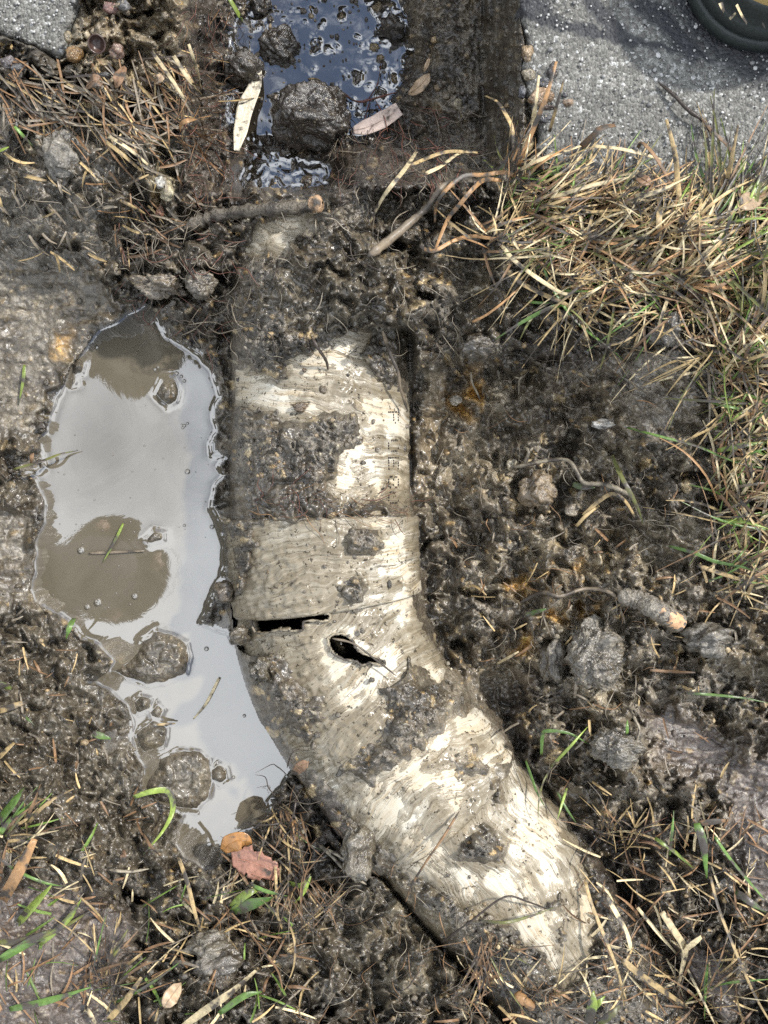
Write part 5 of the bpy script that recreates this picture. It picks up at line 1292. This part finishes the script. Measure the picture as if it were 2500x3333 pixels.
MIX = [('straw', 4), ('pale', 2), ('brown', 1.5), ('olive', 2), ('lime', 1.2), ('green', 1)]
GRN = [('straw', 3), ('pale', 1), ('olive', 2), ('lime', 2), ('green', 2)]
TUFTS = [('dry tuft at the corner of the concrete slab', 1690, 560, 30, 60, 40, 170, DRY, 9), ('dry matted tuft right of the orange bend', 1760, 680, 42, 10, 30, 200, DRY, 11), ('dry tuft against the middle of the concrete edge', 1960, 640, 42, 15, 35, 210, DRY, 11),
         ('matted brown tuft below the concrete edge', 1900, 800, 44, 20, 30, 220, DRY, 11), ('straw tuft below the upright straw', 2130, 760, 44, 40, 35, 220, DRY, 11), ('tall mixed tuft left of the pinkish leaf', 2280, 740, 40, 65, 25, 280, MIX, 12), ('tall tuft at the right edge by the concrete', 2420, 700, 38, 60, 30, 260, MIX, 12),
         ('green streaked tuft at the right edge', 2400, 860, 44, 30, 35, 300, GRN, 12), ('golden tuft in the middle of the right bank', 2220, 920, 48, 40, 40, 260, DRY, 13), ('brown tuft beside the mottled stem', 2050, 900, 40, 20, 40, 200, DRY, 11), ('golden tuft at the right edge under the green streaked one', 2440, 1040, 44, 50, 45, 280, MIX, 13),
         ('straggling tuft behind the mottled stem', 2380, 1180, 36, 70, 50, 260, DRY, 13), ('green tuft low on the right edge', 2440, 1420, 32, 25, 40, 240, GRN, 11), ('brown tuft at the right edge under the long runner', 2400, 1600, 34, 30, 50, 220, DRY, 10), ('sparse tuft at the right edge beside the sloping straw', 2380, 1850, 26, 30, 60, 220, MIX, 10),
         ('tan tuft under the stalks at the trench corner', 1600, 780, 30, 70, 60, 160, DRY, 10), ('dry tuft below the crossing straws', 1850, 980, 30, -30, 50, 170, DRY, 10)]
TUFTS += [('drooping tuft hanging over the left rim of the bank', 1760, 800, 22, 215, 30, 230, DRY, 9), ('drooping tuft hanging over the dark hollow', 1960, 940, 22, 225, 30, 240, DRY, 9), ('drooping tuft left of the mottled stem', 2160, 1010, 22, 230, 35, 240, MIX, 9),
          ('drooping tuft right of the mottled stem', 2330, 1150, 20, 225, 35, 240, MIX, 10), ('drooping tuft at the right edge above the runner', 2440, 1300, 20, 205, 35, 240, GRN, 10), ('drooping tuft low at the right edge', 2470, 1720, 16, 200, 40, 230, MIX, 9)]
for i, t_ in enumerate(TUFTS):
    t_ = (t_[0], t_[1], t_[2], max(12, int(t_[3] * .8))) + tuple(t_[4:])
    tuft(*t_, seed=i + 5)
for i, t_ in enumerate([('reedy brown tuft on the dark clod under the elbow', 920, 2660, 26, -70, 30, 130, [('brown', 4), ('straw', 3), ('dark', 2), ('green', 1)], 9), ('rooty tuft left of the outlet pipe', 960, 2860, 30, -75, 40, 160, [('brown', 4), ('straw', 3), ('muddy', 2)], 8),
         ('tangled root tuft right of the outlet pipe', 2010, 2740, 26, 80, 60, 130, [('brown', 5), ('red', 2), ('straw', 3)], 7), ('dark grass tuft under the outlet pipe', 1590, 3080, 28, -80, 40, 190, [('olive', 2), ('brown', 4), ('dark', 2), ('straw', 1)], 8), ('rooty tuft below the outlet pipe end', 1780, 3230, 22, 20, 70, 160, [('brown', 4), ('straw', 3), ('muddy', 3)], 8),
         ('dry tuft in the lower right corner', 2300, 3260, 16, 30, 60, 200, DRY, 9), ('brown tuft at the bottom below the green leaves', 960, 3010, 20, 60, 50, 180, [('brown', 4), ('straw', 3), ('olive', 1)], 9), ('grass tuft in the lower left corner', 330, 3230, 22, 60, 40, 200, [('straw', 3), ('green', 1), ('brown', 3)], 12), ('straw tuft at the left edge on the mud', 50, 2720, 16, 50, 40, 150, MIX, 14)]):
    tuft(*t_, seed=i + 60, grp='tufts around the pipe outlet', rad=34)

# ---- masses nobody could count: thatch, root hairs, crumbs
RAMP = {'straw': (.46, .33, .155), 'pale': (.60, .49, .29), 'brown': (.22, .125, .06), 'grey': (.20, .165, .12), 'dark': (.06, .045, .035), 'green': (.14, .22, .04), 'root': (.27, .23, .17), 'red': (.14, .06, .04)}
def attr_mat(name, rough_, bump=.0003):
    s = N(name); p = s.pos(); n = s.noise(500, 3, .6, p)
    c = s.mix(1.0, s.attr('col'), s.ramp(n, [(.3, .6), (.7, 1.3)]), 'MULTIPLY')
    return s.set(col=c, rough=rough_, nor=s.bump(n, bump))
FIBRE = attr_mat('dry_fibre', .5)
def scatter_strips(name, zones, seed, tubes=False):
    r = random.Random(seed); V, F, K, off = [], [], [], 0
    for poly, n, ang, spread, lo, hi, wd, kinds, arch in zones:
        sdp = sd_poly(poly); us = [p[0] for p in poly]; vs_ = [p[1] for p in poly]; c = 0; tries = 0
        while c < n and tries < n * 8:
            tries += 1
            u, v = r.uniform(min(us), max(us)), r.uniform(min(vs_), max(vs_))
            if sampC(sdp, [u], [v])[0] < -r.random() ** 2 * 60: continue
            a = R(ang + r.gauss(0, spread)); L = r.uniform(lo, hi); b = r.gauss(0, .22 if not tubes else .6)
            pts = [(u, v)]
            for t in range(3):
                aa = a + b * (t / 2) + (r.gauss(0, .28) if tubes else 0)
                pts.append((pts[-1][0] + math.cos(aa) * L / 3, pts[-1][1] - math.sin(aa) * L / 3))
            p = path3(pts, 2 if not tubes else 3, .1, None, r.uniform(0, arch))
            kd = r.choice(kinds); cc = np.array(RAMP[kd]) * r.uniform(.6, 1.25)
            if tubes: vv, q = tube_arrays(p, wd * PXM * r.choice([.5, .7, .9, 1.1, 1.9]) / 2, wd * PXM * .25, 3)
            else: vv, q = strip_arrays(p, wd * r.uniform(.5, 1.2) * PXM, .25, (.8, .4), roll=r.uniform(-.8, .8))
            V.append(vv); F.append(q + off); off += len(vv); K.append(np.tile(cc, (len(vv), 1))); c += 1
    me = np_mesh(name, np.concatenate(V), np.concatenate(F)); attr_col(me, 'col', np.concatenate(K))
    return obj(name, me, FIBRE)
RB = [(1620, 560), (1760, 560), (2000, 600), (2300, 620), (2520, 660), (2520, 1250), (2350, 1250), (2250, 1050), (2050, 1000), (1900, 980), (1760, 900), (1640, 760)]
LBK = [(-20, 220), (200, 230), (420, 200), (560, 160), (640, 330), (620, 460), (420, 420), (200, 400), (-20, 380)]
tag(scatter_strips('dead_grass_thatch', [
    (RB, 1150, 25, 45, 60, 200, 5.5, ['straw', 'straw', 'pale', 'brown', 'brown', 'grey', 'green'], 6),
    ([(2300, 1200), (2520, 1100), (2520, 2000), (2350, 1950), (2330, 1500)], 260, 40, 50, 60, 180, 8, ['straw', 'brown', 'pale', 'grey', 'green'], 5),
    (LBK, 240, -45, 28, 60, 210, 6.5, ['straw', 'brown', 'brown', 'grey', 'grey', 'grey', 'dark'], 2),
    ([(-20, 380), (420, 420), (640, 460), (560, 800), (-20, 850)], 90, -50, 40, 40, 120, 8, ['straw', 'brown', 'grey', 'grey'], 3),
    ([(0, 2650), (500, 2900), (900, 2880), (980, 3333), (0, 3333)], 190, 50, 60, 40, 150, 8, ['straw', 'brown', 'brown', 'grey', 'pale', 'green'], 4),
    ([(1400, 1800), (2300, 1600), (2400, 2500), (1900, 2700)], 90, 0, 90, 25, 80, 7, ['brown', 'straw', 'grey'], 3),
    ([(0, 1950), (400, 2300), (500, 2700), (0, 2650)], 60, 0, 90, 20, 80, 7, ['brown', 'straw', 'grey'], 2),
    ([(1480, 3060), (1900, 3240), (1950, 2700), (2500, 2650), (2500, 3333), (1480, 3333)], 220, 60, 70, 40, 140, 7, ['brown', 'brown', 'straw', 'pale'], 4)], 21), kind='stuff')
tag(scatter_strips('fine_roots', [
    ([(380, 700), (780, 640), (760, 1150), (560, 1080), (380, 900)], 150, -60, 60, 40, 130, 3.2, ['root', 'grey', 'dark', 'red'], 6),
    ([(740, 700), (1400, 600), (1500, 1150), (1200, 1100), (760, 1150)], 90, -70, 60, 35, 120, 3, ['root', 'grey', 'dark'], 6),
    ([(600, 0), (760, 0), (740, 620), (600, 640)], 120, -80, 40, 40, 130, 3, ['red', 'red', 'dark', 'brown'], 6),
    ([(1080, 330), (1540, 380), (1540, 600), (1080, 620)], 170, -60, 60, 40, 120, 3, ['dark', 'red', 'grey'], 8),
    ([(1400, 1150), (2100, 1150), (2300, 2300), (1800, 2600), (1500, 2000)], 190, -60, 80, 30, 110, 2.8, ['root', 'grey', 'grey', 'brown'], 5),
    ([(850, 2550), (1150, 2750), (1900, 3250), (2300, 2700), (2400, 3333), (600, 3333), (700, 2850)], 280, -60, 70, 40, 140, 3.2, ['root', 'brown', 'brown', 'dark', 'grey'], 6),
    ([(1100, 1600), (1340, 1620), (1340, 1680), (760, 1690), (760, 1640)], 60, 0, 40, 50, 140, 3, ['dark', 'brown', 'red'], 3),
    ([(0, 350), (560, 350), (560, 900), (0, 900)], 70, -50, 60, 40, 120, 3, ['root', 'grey'], 4)], 22, True), kind='stuff')
def crumbs():
    r = np.random.default_rng(9); V, F, K, off = [], [], [], 0
    v0, f0 = ico(1)
    n = 0
    while n < 3800:
        u, v = r.uniform(-40, 2540), r.uniform(-40, 3370)
        i = int((v + 620) / GS), int((u + 300) / GS)
        pr = crumb[i] * .9 + .25 * gloss[i] + .12 * slick[i]
        if sampC(sdSlab, [u], [v])[0] > -12 or (sdW[i] > -3) or (pd[i] < .98 and cover[i] < 1.0 and v > 600 and r.random() > .12): continue
        if r.random() > pr: continue
        s = (4 + 9 * r.random() ** 3) * .5 * KX
        z = float(sampG(TOP, [u], [v])[0])
        d = v0 * (1 + .45 * n3(v0 + r.random(3) * 9, 1.6, n % 60)[:, None]) * (s * r.uniform(.7, 1.3, 3))
        V.append(d + np.array(P(u, v, z + s * .3))); F.append(f0 + off); off += len(v0)
        cc = col[i] * r.uniform(.6, 1.5) if r.random() > .06 else np.array([.3, .22, .12]) * r.uniform(.6, 1.2)
        K.append(np.tile(cc, (len(v0), 1))); n += 1
    me = np_mesh('soil_crumbs', np.concatenate(V), None, np.concatenate(F)); N_ = len(me.vertices)
    attr_col(me, 'col', np.concatenate(K)); attr_f(me, 'rough', np.full(N_, .5)); attr_f(me, 'fine', np.full(N_, .9))
    tag(obj('soil_crumbs', me, SOIL), kind='stuff')
crumbs()
def bubbles():
    r = np.random.default_rng(4); V, F, off = [], [], 0; v0, f0 = ico(2); up_ = v0[:, 2] > -.25
    f1 = f0[np.all(up_[f0], 1)]
    spots = [(315, 1130, 7), (540, 1255, 8), (575, 1215, 7), (590, 1225, 6), (600, 1240, 6), (265, 1790, 13), (610, 1535, 9), (600, 1385, 6), (610, 1378, 5), (595, 1392, 5), (672, 2112, 8), (795, 2330, 6), (320, 1960, 14), (285, 1975, 10), (440, 1940, 11), (600, 1710, 5), (690, 1715, 8), (725, 1738, 9), (720, 1905, 11), (735, 1920, 9), (745, 1890, 8), (728, 1940, 10), (760, 2530, 6), (540, 1275, 6), (505, 1202, 6), (515, 1195, 5)]
    spots += [(r.uniform(150, 700), r.uniform(1250, 2000), r.uniform(1.5, 3)) for _ in range(40)]
    for u, v, s in spots:
        q = s * (.46 - Z_WATER) * KX
        V.append(v0 * np.array([q, q, q * .6]) + np.array(P(u, v, Z_WATER + .0002))); F.append(f1 + off); off += len(v0)
    tag(obj('foam_bubbles', np_mesh('foam_bubbles', np.concatenate(V), None, np.concatenate(F)), MUDW), kind='stuff')
bubbles()

# ---- the work boot at the far corner
def boot():
    RUB = mat_simple('dark_rubber', (.030, .036, .034), .42, .25, 500, .0003)
    NUB = mat_simple('tan_leather', (.48, .34, .13), .75, .2, 900, .0004)
    root = tag(empty('work_boot', P(2520, -360, 0.0)), 'tan work boot with a dark rubber rand on the concrete', 'work boot')
    bx, by, _ = P(2520, -360, 0.0)
    tipy = P(2520, 142, .012)[1] - by
    # outline of the sole about the root: toe towards -y, heel +y
    def ring(scale, z, n=72, sh=0.0, toe=0.0):
        o = []
        for i in range(n):
            a = 2 * math.pi * i / n
            c_, s_ = math.cos(a), math.sin(a)
            wdt = .058 if s_ < 0 else .043
            ln = -tipy if s_ < 0 else .20
            x = wdt * math.copysign(abs(c_) ** (.80 if s_ < 0 else .6), c_); y = ln * math.copysign(abs(s_) ** (.85 if s_ < 0 else .75), s_)
            o.append((x * scale + (.0 if s_ > 0 else .004 * s_), (y + sh) * (scale if s_ < 0 else 1 - (1 - scale) * .4) + toe, z))
        return o
    def loft(name, rings, mat, close=True):
        n = len(rings[0]); V = [p for r_ in rings for p in r_]; Q = []
        for k_ in range(len(rings) - 1):
            for i in range(n):
                a, b = k_ * n + i, k_ * n + (i + 1) % n
                Q.append((a, b, b + n, a + n))
        me = bpy.data.meshes.new(name); fs = Q + ([tuple(range((len(rings) - 1) * n, len(rings) * n))] if close else [])
        me.from_pydata(V, [], fs); me.update()
        for p_ in me.polygons: p_.use_smooth = len(p_.vertices) == 4
        return obj(name, me, mat, root)
    loft('outsole', [ring(.94, .001), ring(1.0, .003), ring(1.0, .010), ring(.985, .0112), ring(.95, .0114)], RUB)
    loft('rubber_rand', [ring(.965, .0112), ring(.995, .0135), ring(1.0, .018), ring(.99, .021), ring(.975, .0225), ring(.978, .027), ring(.972, .032), ring(.968, .0350), ring(.955, .036), ring(.94, .0362)], RUB)
    loft('toe_cap', [ring(.957, .0356), ring(.952, .040), ring(.89, .048), ring(.75, .055), ring(.55, .060), ring(.25, .063)], NUB)
    # shaft rising from the rear half, open at the top
    def oval(rx, ry, cy, z, n=40): return [(rx * math.cos(2 * math.pi * i / n), cy + ry * math.sin(2 * math.pi * i / n), z) for i in range(n)]
    sh = loft('shaft', [oval(.040, .115, .075, .034), oval(.041, .10, .085, .055), oval(.042, .082, .105, .08), oval(.044, .064, .125, .11), oval(.047, .058, .13, .15), oval(.048, .059, .13, .175)], NUB, False)
    md = sh.modifiers.new('wall', 'SOLIDIFY'); md.thickness = .004
    st_ = [(.030 * math.cos(t), -.042 + .10 * 0 + .018 * math.sin(t), 0) for t in np.linspace(math.pi, 2 * math.pi, 20)]
    # moulded ridges round the toe of the rand
    for k_ in range(9):
        a = math.radians(200 + k_ * 17.5); c_, s_ = math.cos(a), math.sin(a)
        x = .0525 * math.copysign(abs(c_) ** .8, c_) * .992 + .004 * s_; y = -tipy * math.copysign(abs(s_) ** .85, s_) * .992
        bm = bmesh.new(); bmesh.ops.create_cube(bm, size=1.0); bmesh.ops.scale(bm, vec=(.010, .0022, .006), verts=bm.verts); bmesh.ops.bevel(bm, geom=bm.edges[:], offset=.0006, segments=2, affect='EDGES')
        me = bpy.data.meshes.new('lug'); bm.to_mesh(me); bm.free()
        o = obj('lug', me, RUB, root); o.location = (x * .985, y * .985, .0065); o.rotation_euler = (0, 0, math.atan2(y, x) + math.pi / 2)
boot()
for lab, pts, w_ in (('cut grass stub on the rubber of the boot', [(2345, 8), (2358, 38)], 15), ('cut grass scrap stuck low on the boot rand', [(2375, 62), (2395, 42)], 9), ('long cut grass scrap on the boot toe', [(2398, 15), (2415, 50), (2432, 76)], 11), ('small cut grass scrap on the right of the boot toe', [(2482, 75), (2490, 92)], 8)):
    p = np.array([P(a_, b_, .040 - .00016 * max(b_ - 20, 0)) for a_, b_ in catmull(pts, 4)])
    v, q = strip_arrays(p, w_ * .42 * KX, .2, (.9, .7)); o = tag(obj('straw', np_mesh('straw', v, q), MATS['pale']), lab, 'straw', 'cut grass scraps on the boot'); place(o, tuple(p[0]))

# ---- two unseen people, added so their reflections darken the puddle
def person(label, head, feet, jacket, name='person'):
    """unseen figure leaning over the dig, added for its dark reflection; head and feet are world points"""
    hx, hy, hz = head; fx, fy = feet
    d = Vector((hx - fx, hy - fy, 0)); fw = d.normalized(); sd = Vector((-fw.y, fw.x, 0))
    H_ = Vector(head); hip = Vector((fx, fy, .90)) - fw * .12; neck = H_ - Vector((0, 0, .13)) - fw * .06
    chest = neck.lerp(hip, .30); belly = neck.lerp(hip, .68)
    V = [hip, belly, chest, neck, H_ - Vector((0, 0, .02)), H_ + Vector((0, 0, .09))]; E = [(0, 1), (1, 2), (2, 3), (3, 4), (4, 5)]; Rr = [.15, .145, .165, .06, .088, .07]
    for s in (-1, 1):
        b = len(V); sh = chest.lerp(neck, .62) + sd * s * .17; el = sh + sd * s * .06 - Vector((0, 0, .25)) + fw * .02; wr = el + fw * .10 - Vector((0, 0, .22)) - sd * s * .05; hd = wr + fw * .03 - Vector((0, 0, .08))
        V += [sh, el, wr, hd]; E += [(2, b), (b, b + 1), (b + 1, b + 2), (b + 2, b + 3)]; Rr += [.07, .05, .036, .04]
        b = len(V); hp = hip + sd * s * .09 - Vector((0, 0, .06)); kn = Vector((fx, fy, .48)) + sd * s * .11 + fw * .03; an = Vector((fx, fy, .08)) + sd * s * .12; to = Vector((fx, fy, .03)) + sd * s * .13 + fw * .16
        V += [hp, kn, an, to]; E += [(0, b), (b, b + 1), (b + 1, b + 2), (b + 2, b + 3)]; Rr += [.095, .068, .048, .042]
    root = tag(empty(name, (fx, fy, -.02)), label, 'person', 'unseen people added for the puddle reflection')
    me = bpy.data.meshes.new('body'); me.from_pydata([tuple(v - Vector((fx, fy, -.02))) for v in V], E, []); me.update()
    o = obj('body', me, jacket, root)
    m = o.modifiers.new('skin', 'SKIN'); m.use_smooth_shade = True
    for i, sv__ in enumerate(me.skin_vertices[0].data):
        sv__.radius = (Rr[i] * (1.15 if i in (1, 2) else 1), Rr[i]); sv__.use_root = (i == 0)
    s2 = o.modifiers.new('smooth', 'SUBSURF'); s2.levels = 2; s2.render_levels = 2
    # cap and face
    v, f = ico(3); kp = v[:, 2] > -.05; f2 = f[np.all(kp[f], 1)]; us = np.unique(f2); rm = np.full(len(v), -1); rm[us] = np.arange(len(us))
    cp = obj('cap', np_mesh('cap', v[us] * np.array([.115, .115, .11]), None, rm[f2]), mat_simple('cap_cloth', (.03, .03, .035), .8), root); cp.location = H_ + Vector((0, 0, .05)) - Vector((fx, fy, -.02))
    br = obj('brim', np_mesh('brim', [tuple(fw * (.075 + .06 * math.cos(a)) + sd * (.085 * math.sin(a)) + Vector((0, 0, dz_ - .02 * abs(math.sin(a))))) for dz_ in (0, .004) for a in np.linspace(-1.5, 1.5, 12)], [(i, i + 1, 12 + i + 1, 12 + i) for i in range(11)], None), mat_simple('brim_cloth', (.03, .03, .035), .8), cp); br.location = (0, 0, 0)
    SK = mat_simple('skin_tone', (.42, .25, .17), .5, .1, 60)
    for nm, off_, sc_ in (('nose', fw * .10, (.013, .013, .018)), ('ear', sd * .092, (.012, .012, .03)), ('ear', sd * -.092, (.012, .012, .03))):
        q = obj(nm, np_mesh(nm, v * np.array(sc_), None, f), SK, root); q.location = H_ + off_ + Vector((0, 0, .015)) - Vector((fx, fy, -.02))
JK1 = mat_simple('dark_jacket', (.035, .04, .055), .8, .2, 60); JK2 = mat_simple('work_jacket', (.05, .045, .035), .8, .2, 60)
def over_water(u, v, h):
    x, y, z = P(u, v, Z_WATER); f_ = 1 + h / (HC - Z_WATER); return (x * f_, y * f_, Z_WATER + h)
person('unseen person in a dark jacket and cap at the left, added to darken the puddle reflection', over_water(345, 1860, 1.15), (-1.15, -.2), JK1)
person('unseen person in a brown jacket and cap beyond the puddle head, added for a dark reflection', over_water(430, 1140, 1.5), (-.78, 1.0), JK2)
